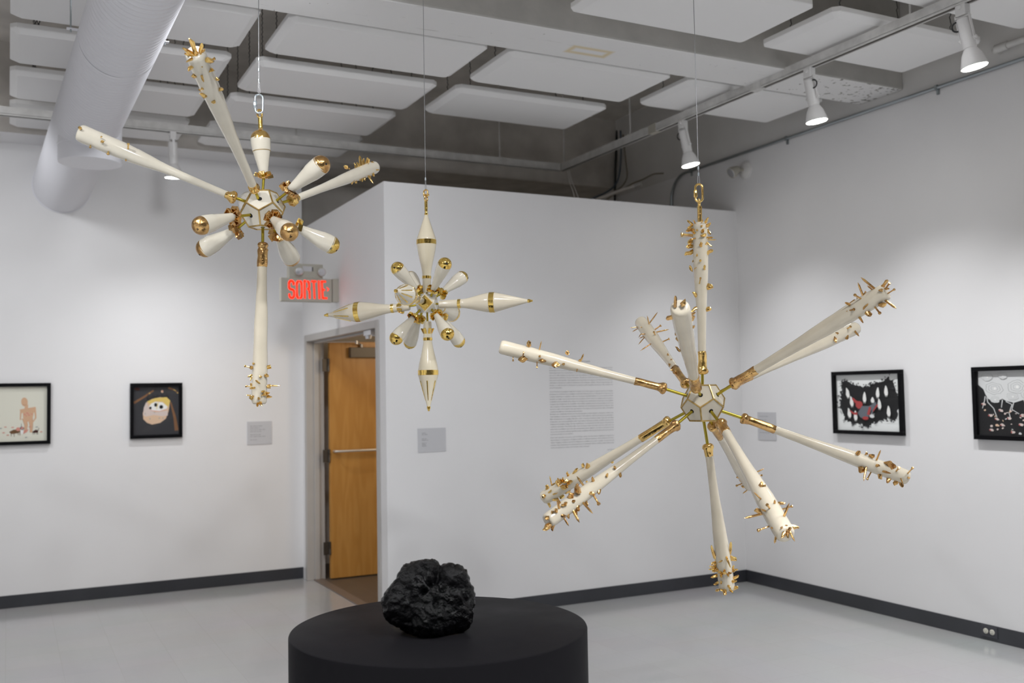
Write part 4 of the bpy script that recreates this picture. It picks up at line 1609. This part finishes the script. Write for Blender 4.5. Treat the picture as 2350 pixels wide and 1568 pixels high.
def pin(S, d_, neck, cap, rn, rc, rb, gold, capgold=True, collar=.019, line=False, hole=True, porc=None):
    """turned pin: neck near the core, round gilded head; cap = image centre of the head sphere"""
    n3, c3 = S.pt(neck, d_, rn), S.pt(cap, d_, rc)
    S.rod(S.c + d_ * (S.rin - .01), n3 + (c3 - n3).normalized() * .01, .0052)
    ax_ = (c3 - n3).normalized()
    L_ = (c3 - n3).length
    m = MB()
    m.lathe(n3, c3, [(0, rb * .40), (.08, rb * .42), (.35, rb * .62), (.66, rb * .88), (.70, rb * .93), (.85, rb * .99), (.97, rb), (1, rb * .995)] if capgold else
            [(0, rb * .40), (.08, rb * .42), (.35, rb * .62), (.66, rb * .9), (.8, rb), (.9, rb * .9), (.97, rb * .6), (1, rb * .25)], 32, (.012, 20))
    po = m.build('pin', porc or S.porc, S.root, smooth=30)
    if capgold:
        m = MB()
        prof = [(0, rb * 1.004)] + [(math.sin(a * PI / 20), rb * 1.004 * math.cos(a * PI / 20)) for a in range(1, 10)] + [(1, rb * .06)]
        m.lathe(c3 - ax_ * (rb * .12), c3 + ax_ * (rb * .92), prof, 32, (.012, 25))
        m.build('gold_cap', gold, po, smooth=60)
        if line:
            MB().lathe(n3.lerp(c3, .655), n3.lerp(c3, .67), [(0, rb * .905), (1, rb * .915)], 32).build('gold_line', M['goldedge'], po)
        if hole:
            side = (UPV * -1 - ax_ * (-ax_.z))
            hd_ = (ax_ * .75 - UPV * .45 - S.fh * .5).normalized()
            hc = c3 - ax_ * (rb * .1) + hd_ * rb * .985
            MB().lathe(hc - hd_ * .004, hc + hd_ * .001, [(0, .0042), (1, .0042)], 12).build('drill_hole', M['hole'], po)
    if collar:
        square_collar(S, po, n3.lerp(c3, .03), ax_, collar, gold, int(neck[0] * 3 + neck[1]))
    return po


def wire(S, label, top_px_pt, mount, ferr, group='steel wires holding the sculptures', loop=None):
    pass


# ---- right hand sculpture: twelve spiked clubs
S3 = Sculpt('right hand hanging star of twelve gold spiked cream clubs', (1613, 925), 3.8, M['goldold'], M['porcelain'])
dirs = S3.dodeca(.0855, -7)
U = [S3.dir(-7 + 72 * k, E_) for k in range(5)]        # UN, UR, URB, UBL, UL
Lw = [S3.dir(29 + 72 * k, -E_) for k in range(5)]      # LN, LR, LB, LL1, LL2
up, dn_ = Vector((0, 0, 1)), Vector((0, 0, -1))

b = bat(S3, up, (1612, 852), (1606.5, 511), .13, .69, .0305, .13, M['gold'])
studs(b, (1540, 480), 6.273, [
    (290, 225, 232, 160, 30, 's'), (345, 205, 320, 150, 18, 'n'), (445, 190, 458, 145, 16, 'n'), (500, 195, 535, 118, 28, 's'), (510, 250, 575, 205, 40, 's'),
    (310, 235, 230, 275, 28, 's'), (300, 300, 215, 305, 45, 's'), (345, 300, 310, 290, 30, 'c'), (375, 320, 378, 295, 24, 'c'), (345, 350, 300, 325, 28, 's'),
    (440, 265, 450, 230, 22, 's'), (440, 340, 480, 290, 32, 's'), (490, 370, 430, 390, 45, 'c'), (290, 375, 145, 365, 42, 'h'), (285, 396, 120, 402, 9, 'n'),
    (530, 300, 575, 362, 36, 's'), (515, 415, 605, 405, 26, 's'), (530, 445, 655, 442, 18, 'n'), (350, 425, 290, 435, 22, 'n'), (305, 440, 235, 490, 36, 's'),
    (320, 480, 265, 500, 45, 'c'), (300, 535, 220, 555, 48, 's'), (430, 545, 435, 475, 36, 's'), (520, 490, 488, 512, 36, 's'), (535, 490, 592, 545, 26, 'n'),
    (298, 610, 192, 655, 48, 's'), (528, 640, 605, 588, 48, 's'), (368, 685, 372, 640, 20, 's'), (425, 765, 422, 732, 26, 'c'), (312, 765, 316, 735, 18, 'c'),
    (485, 875, 487, 805, 30, 's'), (308, 900, 275, 815, 42, 'c'), (405, 1080, 425, 990, 22, 'h'), (532, 1125, 608, 1120, 66, 's'), (362, 1255, 312, 1195, 42, 's'),
    (525, 1448, 582, 1440, 50, 's'), (365, 1425, 282, 1470, 40, 's'), (370, 840, 330, 870, 12, 'c')], M['gold'])
b = bat(S3, dn_, (1625, 1026), (1669, 1356), .145, .72, .0305, .065, M['gold'])
studs(b, (1610, 1220), 10.45, [
    (300, 625, 232, 330, 62, 's'), (325, 680, 385, 395, 46, 's'), (345, 750, 230, 790, 66, 's'), (390, 745, 500, 695, 36, 's'), (590, 590, 690, 870, 38, 's'),
    (705, 520, 715, 250, 54, 's'), (720, 620, 850, 680, 86, 's'), (345, 860, 190, 840, 60, 's'), (355, 925, 250, 950, 60, 's'), (300, 900, 170, 920, 34, 's'),
    (370, 890, 400, 930, 90, 'c'), (440, 950, 470, 990, 80, 'c'), (470, 970, 470, 1112, 50, 's'), (520, 980, 560, 1000, 85, 'c'), (545, 960, 545, 905, 44, 's'),
    (605, 1000, 655, 1085, 42, 's'), (650, 1000, 700, 990, 60, 'c'), (730, 975, 780, 950, 60, 'c'), (780, 930, 875, 908, 46, 's'), (770, 900, 770, 808, 46, 's'),
    (375, 1045, 222, 1112, 46, 's'), (388, 1215, 285, 1275, 52, 's'), (785, 1105, 893, 1052, 58, 's'), (740, 1180, 845, 1200, 72, 's'), (465, 1255, 460, 1180, 46, 's'),
    (440, 1390, 355, 1438, 62, 'c'), (480, 1385, 500, 1430, 50, 'c'), (560, 1410, 545, 1530, 86, 's'), (630, 1275, 700, 1405, 42, 's'), (690, 1410, 755, 1460, 70, 'c'), (785, 1375, 880, 1330, 72, 's')], M['gold'])
b = bat(S3, U[4], (1522, 891), (1147, 795.5), .165, .75, .0280, .172)
studs(b, (1130, 770), 9.79, [
    (812, 262, 810, 150, 78, 'c'), (1055, 325, 1102, 120, 30, 'n'), (685, 455, 706, 378, 34, 'h'), (460, 490, 465, 582, 30, 'h'), (690, 520, 700, 600, 190, 's'),
    (1060, 480, 1062, 455, 50, 'c'), (1110, 560, 1112, 600, 130, 's'), (998, 595, 1003, 728, 32, 'h'), (1420, 645, 1420, 715, 150, 's'), (1600, 660, 1595, 640, 64, 'c'),
    (1692, 440, 1680, 370, 74, 'c'), (1998, 520, 2052, 412, 42, 'n'), (1955, 590, 1950, 550, 36, 'c'), (1905, 755, 1890, 828, 24, 'n')])
b = bat(S3, U[3], (1574, 880.5), (1470, 738), .165, .73, .0305, .22)
studs(b, (1440, 660), 6.03, [
    (322, 545, 272, 388, 18, 'n'), (325, 485, 418, 340, 19, 'n'), (250, 578, 178, 548, 16, 'n'), (178, 565, 33, 558, 14, 'n'), (165, 572, 66, 615, 14, 'n'),
    (295, 662, 168, 648, 16, 'n'), (215, 628, 153, 695, 14, 'n'), (265, 680, 150, 792, 16, 'n'), (242, 685, 163, 706, 16, 'n'), (410, 698, 363, 612, 22, 'h'),
    (405, 572, 466, 523, 23, 'h'), (430, 610, 577, 579, 20, 'n'), (522, 736, 582, 709, 23, 'h'), (362, 778, 173, 880, 18, 'n'), (186, 462, 184, 450, 20, 'c'),
    (582, 965, 553, 912, 26, 's'), (628, 1025, 598, 988, 26, 's'), (600, 1105, 568, 1052, 32, 's'), (650, 1140, 590, 1145, 32, 's'), (690, 1180, 640, 1190, 40, 'c')])
b = bat(S3, U[0], (1597, 890), (1560, 705), .115, .80, .0325, .17, handle=.58)
studs(b, (1440, 660), 6.03, [
    (640, 178, 668, 115, 36, 's'), (600, 400, 533, 430, 54, 's'), (870, 425, 930, 395, 50, 's'), (885, 380, 945, 345, 30, 's'), (870, 535, 930, 530, 42, 'c'),
    (665, 562, 686, 478, 32, 's'), (658, 642, 668, 580, 30, 's'), (785, 592, 765, 508, 36, 's'), (770, 645, 775, 608, 44, 'c'), (668, 690, 762, 742, 58, 's'),
    (778, 762, 765, 655, 60, 's'), (690, 872, 663, 818, 28, 's'), (760, 185, 766, 180, 84, 'c')])
b = bat(S3, U[1], (1684, 880), (2036, 668), .145, .75, .0320, .155)
studs(b, (1850, 620), 8.713, [
    (1358, 348, 1093, 143, 52, 'n'), (1312, 372, 1222, 310, 32, 'n'), (1128, 485, 1033, 248, 46, 'n'), (1105, 562, 966, 494, 44, 'h'), (1140, 472, 1195, 425, 32, 'h'),
    (1030, 562, 1000, 545, 22, 'n'), (1555, 295, 1642, 202, 64, 's'), (1635, 335, 1672, 258, 42, 'h'), (1500, 410, 1500, 392, 66, 'c'), (1575, 370, 1672, 372, 48, 'c'),
    (1678, 447, 1772, 383, 36, 'h'), (885, 692, 778, 650, 48, 's'), (870, 662, 977, 593, 38, 's'), (720, 832, 828, 818, 28, 's'), (865, 800, 962, 785, 42, 'h'),
    (1140, 792, 1232, 668, 38, 's'), (1588, 608, 1804, 772, 56, 'n'), (1435, 678, 1592, 682, 96, 'c'), (1378, 738, 1482, 872, 48, 'h'), (1225, 838, 1268, 935, 96, 's'), (1063, 938, 1147, 1052, 40, 's')])
b = bat(S3, U[2], (1686, 882), (1966, 752), .155, .80, .0285, .12)
studs(b, (1850, 620), 8.713, [
    (895, 1070, 1002, 1080, 38, 's'), (768, 1192, 897, 1128, 38, 'h'), (925, 1208, 1060, 1328, 42, 'n'), (788, 1308, 828, 1388, 64, 's'), (543, 1270, 652, 1265, 38, 's'), (530, 1358, 602, 1442, 64, 'c')])
b = bat(S3, Lw[1], (1708, 961), (2084, 1097), .165, .75, .0295, .185)
studs(b, (1950, 1010), 13.06, [
    (205, 425, 292, 318, 95, 's'), (490, 465, 490, 375, 72, 'c'), (650, 530, 650, 450, 118, 'c'), (790, 595, 932, 295, 54, 'n'), (1200, 760, 1225, 640, 250, 's'),
    (1368, 925, 1482, 825, 66, 'h'), (1708, 1002, 1895, 828, 54, 'h'), (760, 755, 905, 785, 64, 's'), (955, 930, 1235, 1003, 48, 's'), (1745, 1135, 1765, 1125, 76, 'c'),
    (1500, 1150, 1592, 1315, 44, 'n'), (470, 815, 420, 1235, 70, 'n'), (325, 820, 300, 985, 160, 's'), (632, 968, 518, 1195, 54, 'h'), (880, 1040, 932, 1185, 118, 's'),
    (1182, 1160, 1108, 1285, 96, 's'), (1400, 1268, 1318, 1352, 96, 's'), (1510, 1298, 1602, 1415, 96, 's'), (330, 800, 400, 830, 90, 'c')])
b = bat(S3, Lw[2], (1636, 978), (1722, 1116), .15, .76, .0285, .17)
studs(b, (1680, 1050), 7.465, [
    (415, 238, 550, 193, 24, 'n'), (452, 272, 522, 307, 26, 'h'), (135, 325, 78, 330, 44, 'c'), (170, 380, 122, 392, 34, 's'), (180, 425, 68, 490, 28, 'h'), (222, 490, 158, 490, 48, 'c'), (258, 568, 180, 622, 22, 'n')])
b = bat(S3, Lw[3], (1533, 968), (1247, 1144), .16, .745, .0305, .205, M['gold'])
studs(b, (1230, 1040), 8.252, [
    (302, 605, 258, 433, 28, 'n'), (245, 665, 182, 615, 64, 's'), (322, 612, 378, 578, 44, 's'), (228, 765, 298, 702, 34, 's'), (150, 835, 160, 800, 74, 'c'),
    (298, 792, 412, 753, 24, 's'), (325, 868, 402, 892, 48, 's'), (250, 955, 276, 1034, 44, 's'), (425, 895, 472, 975, 44, 's'), (440, 600, 378, 518, 54, 's'),
    (470, 585, 403, 478, 48, 's'), (500, 570, 453, 488, 44, 's'), (540, 545, 495, 465, 44, 's'), (520, 610, 520, 690, 90, 'c'), (590, 562, 692, 533, 54, 's'),
    (560, 600, 612, 642, 60, 's'), (440, 560, 430, 610, 80, 'c'), (560, 560, 600, 520, 70, 'c'), (620, 435, 590, 352, 40, 's'), (710, 392, 788, 286, 48, 's'),
    (912, 275, 900, 215, 50, 'c'), (985, 280, 975, 190, 60, 's'), (588, 772, 655, 702, 44, 's'), (500, 880, 532, 798, 54, 's'), (960, 528, 962, 512, 38, 'c'), (1465, 195, 1408, 140, 40, 's')], M['gold'])
b = bat(S3, Lw[4], (1550, 977), (1255, 1198), .15, .765, .0280, .165)
studs(b, (1230, 1040), 8.252, [
    (885, 605, 772, 440, 44, 'n'), (1060, 555, 1066, 448, 48, 's'), (1330, 475, 1356, 382, 48, 's'), (1485, 318, 1490, 250, 48, 'c'), (1578, 380, 1606, 464, 50, 's'),
    (1190, 698, 1190, 785, 54, 's'), (1078, 798, 1198, 980, 52, 'h'), (1070, 775, 1000, 752, 84, 'c'), (876, 945, 1078, 1150, 46, 'n'), (940, 918, 967, 1013, 44, 's'),
    (778, 1028, 802, 1105, 76, 's'), (698, 1105, 824, 1318, 54, 'n'), (740, 1078, 782, 1188, 44, 's'), (600, 1168, 616, 1243, 50, 's'), (528, 1240, 622, 1383, 38, 'n'),
    (480, 1195, 520, 1185, 80, 'c'), (205, 1260, 205, 1245, 80, 'c'), (218, 1395, 148, 1478, 76, 's'), (322, 1395, 304, 1478, 50, 's'), (705, 938, 705, 918, 56, 'c'),
    (790, 790, 765, 650, 110, 'c'), (620, 860, 695, 755, 96, 's'), (800, 650, 780, 600, 60, 'c'), (520, 1005, 585, 925, 56, 's'), (425, 1075, 408, 875, 44, 's'),
    (470, 1020, 530, 985, 66, 'c'), (340, 1135, 405, 1055, 56, 's'), (440, 965, 420, 885, 44, 's'), (290, 1150, 330, 1120, 50, 'c')])
b = bat(S3, Lw[0], (1655, 973), (1804, 1230), .13, .78, .0330, .095)
studs(b, (1680, 1050), 7.465, [
    (542, 780, 368, 592, 28, 'n'), (520, 555, 520, 545, 125, 'c'), (692, 945, 598, 808, 42, 'h'), (627, 972, 498, 888, 36, 'n'), (522, 983, 197, 1047, 46, 'n'),
    (482, 945, 383, 900, 76, 's'), (637, 1198, 433, 1257, 42, 'h'), (752, 855, 735, 730, 32, 's'), (795, 798, 917, 785, 44, 's'), (862, 897, 1042, 833, 34, 'h'),
    (898, 1065, 982, 782, 46, 'n'), (740, 1050, 935, 1107, 64, 's'), (788, 1012, 862, 1100, 44, 's'), (735, 1240, 738, 1218, 70, 'c'), (752, 1368, 728, 1478, 42, 'n'),
    (1035, 1190, 1148, 1217, 56, 's'), (1018, 1308, 1077, 1443, 36, 'n'), (930, 1235, 828, 1198, 48, 's'), (960, 1225, 930, 1155, 48, 's'), (930, 1300, 848, 1385, 60, 's'),
    (985, 1270, 1012, 1198, 48, 's'), (980, 1330, 958, 1385, 44, 's'), (940, 1265, 960, 1280, 70, 'c'), (930, 1165, 935, 1160, 50, 'c')])
MB().lathe(S3.pt((1606, 517), up, .69), S3.pt((1605.5, 474), up, .76), [(0, .0088), (1, .0088)], 14, (.08, 60)).build('eye_rod', M['gold'], S3.root)
m = MB()
RX = Vector((1, 0, 0)) * .7 + Vector((0, -1, 0)) * .7
ep = S3.pt((1604.5, 466), up, .77)
ring(m, ep, Vector((.7, .7, 0)), UPV, .012, .014, .0045)
m.build('eye_ring', M['gold'], S3.root)
lp = at(1604, 443, S3.D)
m = MB()
ring(m, lp, S3.rh, UPV, .0135, .034, .0042, 32)
m.lathe(lp - S3.rh * .0135 - UPV * .016, lp - S3.rh * .0135 + UPV * .012, [(0, .006), (.1, .0072), (.9, .0072), (1, .006)], 8)
m.build('quick_link', M['gold'], S3.root)
S3.link_top = lp + UPV * .031

# ---- left hand sculpture
S1 = Sculpt('upper left hanging star of four cream clubs and gold headed pins', (603, 482), 3.8, M['gold'], M['porcelain2'])
S1.dodeca(.0860, -10)
U = [S1.dir(-14 + 72 * k, E_) for k in range(5)]       # UN, UR, URB, UBL, UL
Lw = [S1.dir(26 + 72 * k, -E_) for k in range(5)]      # LN, LR, LB, LLB, LL
b = bat(S1, U[4], (535, 453), (179, 303), .13, .72, .0330, .03, handle=.40, knobr=.024)
studs(b, (0, 0), 1.0, [(295, 342, 294.5, 330, 4.4, 'h'), (184, 297, 182, 292, 7, 'c'), (236, 328, 235, 324, 7, 'c'), (208, 334, 207, 339, 4, 'h'), (249, 349, 248, 354, 5, 'h'), (289, 366, 289, 369, 3, 'h'), (233, 317, 233, 313, 3, 'c')])
b = bat(S1, U[0], (583, 433), (446, 119), .105, .83, .0325, .012, porc=M['porcelain2'], handle=.5, knobr=.022)
studs(b, (410, 80), 9.22, [
    (310, 400, 82, 272, 74, 's'), (335, 385, 252, 72, 80, 's'), (440, 345, 508, 178, 66, 's'), (470, 345, 560, 300, 44, 's'), (400, 385, 300, 330, 66, 'c'), (310, 440, 158, 578, 44, 's'),
    (225, 400, 138, 392, 54, 'c'), (370, 410, 390, 390, 74, 'c'), (440, 400, 470, 380, 64, 'c'), (340, 370, 300, 200, 50, 's'), (535, 500, 700, 530, 116, 'c'), (680, 505, 770, 500, 48, 'h'),
    (310, 612, 190, 748, 66, 's'), (478, 575, 490, 692, 34, 's'), (615, 715, 705, 735, 96, 'c'), (370, 820, 310, 830, 110, 'c'), (445, 768, 530, 998, 44, 's'), (525, 768, 585, 825, 28, 's'),
    (755, 885, 855, 968, 56, 's'), (555, 1065, 470, 1165, 50, 's'), (500, 1195, 418, 1148, 44, 's'), (605, 1240, 470, 1265, 105, 'c'), (815, 1130, 925, 1155, 86, 'c'), (655, 1345, 775, 1445, 76, 's')], M['gold'])
b = bat(S1, U[2], (671, 459), (862, 383), .14, .80, .0285, .03, handle=.5, knobr=.026)
studs(b, (780, 350), 19.6, [
    (905, 510, 910, 145, 110, 's'), (1040, 455, 1062, 265, 86, 's'), (1200, 455, 1262, 225, 118, 's'), (1400, 525, 1462, 398, 116, 's'), (1540, 570, 1625, 520, 116, 'c'), (655, 585, 638, 475, 66, 's'),
    (765, 545, 782, 435, 76, 's'), (840, 610, 852, 480, 54, 's'), (345, 765, 195, 620, 140, 'c'), (420, 775, 430, 690, 66, 'c'), (850, 890, 850, 860, 118, 'c'), (850, 1000, 872, 1065, 56, 's'),
    (1080, 930, 1100, 900, 96, 'c'), (1210, 850, 1230, 820, 116, 'c'), (1185, 690, 1180, 640, 110, 'c'), (1220, 610, 1240, 570, 88, 'c'), (1495, 822, 1790, 783, 64, 'n'), (1395, 915, 1555, 1065, 96, 's'),
    (1195, 1045, 1505, 1395, 86, 'n'), (1320, 1025, 1332, 1135, 108, 'c'), (1090, 1100, 1122, 1265, 76, 's'), (980, 1100, 1002, 1318, 86, 's'), (860, 1150, 912, 1285, 66, 's'), (735, 1180, 720, 1375, 86, 'h'), (575, 1245, 500, 1385, 130, 'c'), (1230, 970, 1200, 1030, 110, 'c')], M['gold'])
b = bat(S1, Vector((0, 0, -1)), (603, 563), (594.5, 928), .145, .77, .0290, .135, M['goldold'], porc=M['porcelain'], handle=.62, knobr=.021)
studs(b, (550, 820), 13.07, [
    (300, 312, 138, 262, 54, 'h'), (400, 300, 320, 325, 110, 'c'), (440, 192, 440, 178, 76, 'c'), (838, 300, 950, 300, 96, 's'), (345, 548, 236, 592, 54, 's'), (330, 575, 320, 715, 38, 's'),
    (625, 592, 620, 575, 82, 'c'), (780, 600, 785, 520, 110, 'c'), (478, 698, 616, 806, 48, 's'), (320, 880, 168, 868, 54, 'h'), (350, 860, 308, 790, 66, 's'), (460, 910, 298, 952, 48, 's'),
    (850, 885, 870, 870, 110, 'c'), (880, 860, 1226, 854, 48, 'n'), (690, 1040, 690, 1015, 88, 'c'), (765, 1068, 905, 1080, 64, 's'), (735, 1140, 750, 1120, 110, 'c'), (825, 1178, 966, 1190, 76, 's'),
    (660, 1155, 675, 1140, 56, 'c'), (315, 1150, 192, 1138, 44, 'n'), (380, 1230, 380, 1180, 140, 'c'), (570, 1255, 572, 1220, 76, 'c'), (545, 1385, 524, 1488, 60, 's'), (600, 1335, 664, 1470, 66, 's'), (1135, -2000 + 2010, 1135, 20, 10, 'c')][:24], M['gold'])
pin(S1, S1.dir(-158, E_), (592, 470), (570, 465), .16, .62, .050, M['gold'], capgold=False, collar=0)
pin(S1, up, (606, 406), (597.5, 318), .125, .275, .0375, M['gold'], collar=.024, hole=False, line=True)
pin(S1, U[1], (662, 439), (737, 378), .125, .30, .0370, M['goldold'], collar=.027)
pin(S1, Lw[4], (540, 496), (461, 518), .115, .31, .0350, M['goldold'], collar=.026)
pin(S1, Lw[3], (545, 526), (470, 570), .135, .33, .0370, M['goldold'], collar=.026)
pin(S1, Lw[0], (626, 503), (664, 533), .115, .31, .0350, M['goldold'], collar=.026)
pin(S1, Lw[1], (680, 521), (760, 562), .115, .32, .0365, M['goldbright'], collar=.026)
pin(S1, Lw[2], (636, 535), (668, 592), .135, .33, .0380, M['goldold'], collar=.026)
MB().lathe(S1.pt((598, 296), up, .3), S1.pt((597, 270), up, .34), [(0, .0085), (1, .0085)], 10, (.05, 60)).build('eye_rod', M['goldbright'], S1.root)
m = MB()
ring(m, S1.pt((596, 261.5), up, .355), (S1.rh * .75 + S1.fh * .66).normalized(), UPV, .011, .0155, .0042)
m.build('eye_ring', M['gold'], S1.root)
lp1 = at(594.5, 238.5, S1.D)

# ---- middle sculpture
S2 = Sculpt('middle hanging star of six pointed gold banded spindles and eight small pins', (980, 697), 4.3, M['goldbright'], M['porcelain2'])
S2.rin = .042
m = MB()
cor = MB()
a0 = -14
axs = [S2.dir(a0, 0), S2.dir(a0 + 90, 0), S2.dir(a0 + 180, 0), S2.dir(a0 + 270, 0), UPV.copy(), -UPV]
# cuboctahedron core
ex_, ey_, ez_ = axs[0], axs[1], axs[4]
vsx = []
for (i, j) in ((0, 1), (0, 2), (1, 2)):
    for s_ in (-1, 1):
        for t_ in (-1, 1):
            q = [0, 0, 0]
            q[i], q[j] = s_, t_
            vsx.append(ex_ * q[0] + ey_ * q[1] + ez_ * q[2])
fdirs = axs + [(ex_ * a + ey_ * b2 + ez_ * c2).normalized() for a in (-1, 1) for b2 in (-1, 1) for c2 in (-1, 1)]
for fd in fdirs:
    mxd = max(v.dot(fd) for v in vsx)
    idx = [v for v in vsx if v.dot(fd) > mxd - .01]
    u_, w_, _ = basis(fd)
    idx.sort(key=lambda v: math.atan2(v.dot(w_), v.dot(u_)))
    cor.face([S2.c + v * .0405 for v in idx])
core2 = cor.build('core', S2.porc, S2.root, smooth=0)
m = MB()
m.lathe(S2.c + axs[0] * .040, S2.c + axs[0] * .047, [(0, .036), (1, .033)], 4)
m.build('gold_plate', M['goldbright'], core2, smooth=0)


def spindle(S, d_, base, tip, rho0, rho1, rb, porc, grooves=0, ringt=.20, bandt=.62, petal=False):
    p0, p1 = S.pt(base, d_, rho0), S.pt(tip, d_, rho1)
    S.rod(S.c + d_ * .02, p0 + (p1 - p0) * .05, .0045)
    n_ = (p1 - p0).normalized()
    L_ = (p1 - p0).length
    pf = [(0, rb * .36), (.02, rb * .40), (ringt, rb * .44), (ringt + .04, rb * .44)]
    ta, tb = ringt + .05, bandt - .03
    for k in range(1, 13):
        q = k / 12
        pf.append((ta + (tb - ta) * q, rb * (.44 + .56 * (.55 * q + .45 * (q * q * (3 - 2 * q))))))
    pf += [(bandt + .03, rb), (bandt + .05, rb * .96), (.96, rb * .13)]
    m_ = MB()
    m_.lathe(p0, p1, pf, 32)
    so_ = m_.build('spindle', porc, S.root, smooth=25)
    MB().lathe(p0.lerp(p1, bandt - .028), p0.lerp(p1, bandt + .030), [(0, rb * .98), (.04, rb * 1.025), (.96, rb * 1.025), (1, rb * .98)], 32).build('gold_band', M['goldbright'], so_)
    MB().lathe(p0.lerp(p1, ringt), p0.lerp(p1, ringt + .035), [(0, rb * .42), (.06, rb * .47), (.94, rb * .47), (1, rb * .42)], 24).build('gold_ring', M['goldbright'], so_)
    MB().lathe(p0.lerp(p1, .945), p1, [(0, rb * .16), (.1, rb * .185), (.55, rb * .17), (.6, rb * .11), (.9, rb * .11), (1, rb * .07)], 14).build('gold_tip', M['goldbright'], so_)
    u_, w_, _ = basis(n_)
    for k in range(grooves):
        a = 2 * PI * (k + .5) / grooves
        e_ = u_ * math.cos(a) + w_ * math.sin(a)
        g_ = MB()
        t0, t1 = bandt + .09, .88

        def rr_(t):
            return rb * .96 + (rb * .13 - rb * .96) * (t - bandt - .05) / (.96 - bandt - .05)
        g_.tube([p0.lerp(p1, t0) + e_ * rr_(t0) * .985, p0.lerp(p1, (t0 + t1) / 2) + e_ * rr_((t0 + t1) / 2) * .985, p0.lerp(p1, t1) + e_ * rr_(t1) * .97], [.0030, .0026, .0016], 8)
        g_.build('gold_inlay', M['goldbright'], so_)
    if petal:
        g_ = MB()
        for k in range(7):
            a = 2 * PI * k / 7
            e_ = u_ * math.cos(a) + w_ * math.sin(a)
            tn = n_.cross(e_)
            out = (e_ * .45 - n_ * .9).normalized()
            g_.obox(p0.lerp(p1, ringt - .06) + e_ * rb * .46, (out, tn, out.cross(tn)), (.018, .0055, .002))
        g_.build('gold_petals', M['goldbright'], so_, smooth=0)
    return so_


spindle(S2, UPV, (979.5, 672), (978, 484), .055, .40, .0425, M['ivory'], 0, .17, .615)
spindle(S2, -UPV, (981, 738), (984, 944), .07, .44, .0435, M['ivory'], 6, .18, .57, petal=True)
spindle(S2, axs[1], (1008, 699), (1222.5, 690.5), .05, .45, .0435, M['porcelain'], 0, .20, .57)
spindle(S2, axs[3], (940, 704), (744, 724), .07, .45, .0430, M['porcelain'], 6, .18, .60, petal=True)
spindle(S2, axs[0], (966, 690), (906, 667), .06, .44, .0425, M['porcelain2'], 8, .20, .58)
spindle(S2, axs[2], (1000, 703), (1053, 726), .06, .44, .0425, M['porcelain2'], 0, .20, .62)
ce = math.atan(1 / math.sqrt(2))
for (az, el, nk, cp, gl) in ((-59, ce, (957, 667), (912, 616), 0), (-149, ce, (965, 668), (943, 637), 0), (31, ce, (993, 668), (1021, 606), 0), (121, ce, (1012, 673), (1060, 637), 0),
                             (-59, -ce, (950, 727), (909, 777), 0), (-149, -ce, (962, 730), (941, 787), 0), (31, -ce, (1000, 722), (1027, 767), 0), (121, -ce, (1013, 728), (1053, 784), 0)):
    pin(S2, S2.dir(az, el), nk, cp, .065, .215, .0300, M['goldbright'], collar=.0205, line=False, porc=M['porcelain2'])
MB().lathe(S2.pt((978, 486), up, .4), S2.pt((977.5, 463), up, .44), [(0, .0068), (1, .0068)], 12, (.05, 60)).build('eye_rod', M['goldbright'], S2.root)
m = MB()
ring(m, S2.pt((977.5, 455), up, .455), (S2.rh * .6 + S2.fh * .8).normalized(), UPV, .009, .013, .0038)
ring(m, S2.pt((977, 444), up, .47), (S2.rh * .85 - S2.fh * .5).normalized(), UPV, .0095, .0155, .0034)
m.lathe(S2.pt((971, 447), up, .47), S2.pt((985, 448), up, .47), [(0, .0035), (1, .005)], 8)
m.build('eye_ring', M['gold'], S2.root)

# ---- wires
def hang(label, bottom, sep, ferr, link=None):
    b_ = Vector(bottom)
    t = thing('hanging_wire', label, 'wire', b_, 'thin steel wires holding up the three stars')
    dx = Vector((b_.y, -b_.x, 0)).normalized()
    top = Vector((b_.x, b_.y, ZC + .01))
    f0 = b_ + UPV * ferr[0]
    m_ = MB()
    m_.tube([f0, top], .0013, 6)
    m_.tube([b_ - dx * sep * .3, b_ - dx * sep + UPV * .012, f0 - dx * sep * .4], .0011, 6)
    m_.tube([b_ + dx * sep * .3, b_ + dx * sep + UPV * .012, f0 + dx * sep * .4], .0011, 6)
    m_.build('cable', M['wire'], t)
    for k in ferr:
        MB().tube([b_ + UPV * (k - .006), b_ + UPV * (k + .006)], .0036, 10).build('ferrule', M['zinc'], t)
    if link is not None:
        m_ = MB()
        ring(m_, link, S1.rh, UPV, .0145, .036, .0042, 32)
        m_.lathe(link - S1.rh * .0145 - UPV * .018, link - S1.rh * .0145 + UPV * .010, [(0, .0058), (.1, .0075), (.9, .0075), (1, .0058)], 6)
        m_.build('quick_link', M['zinc'], t, smooth=40)
    return t


hang('steel wire with zinc quick link above the upper left star', lp1 + UPV * .034, .0035, (.055, .10, .14), lp1)
hang('thinnest steel wire, above the middle star', S2.pt((976.8, 437), up, .48), .0022, (.05,))
hang('steel wire with two crimps above the right hand star', S3.link_top, .004, (.042, .066))
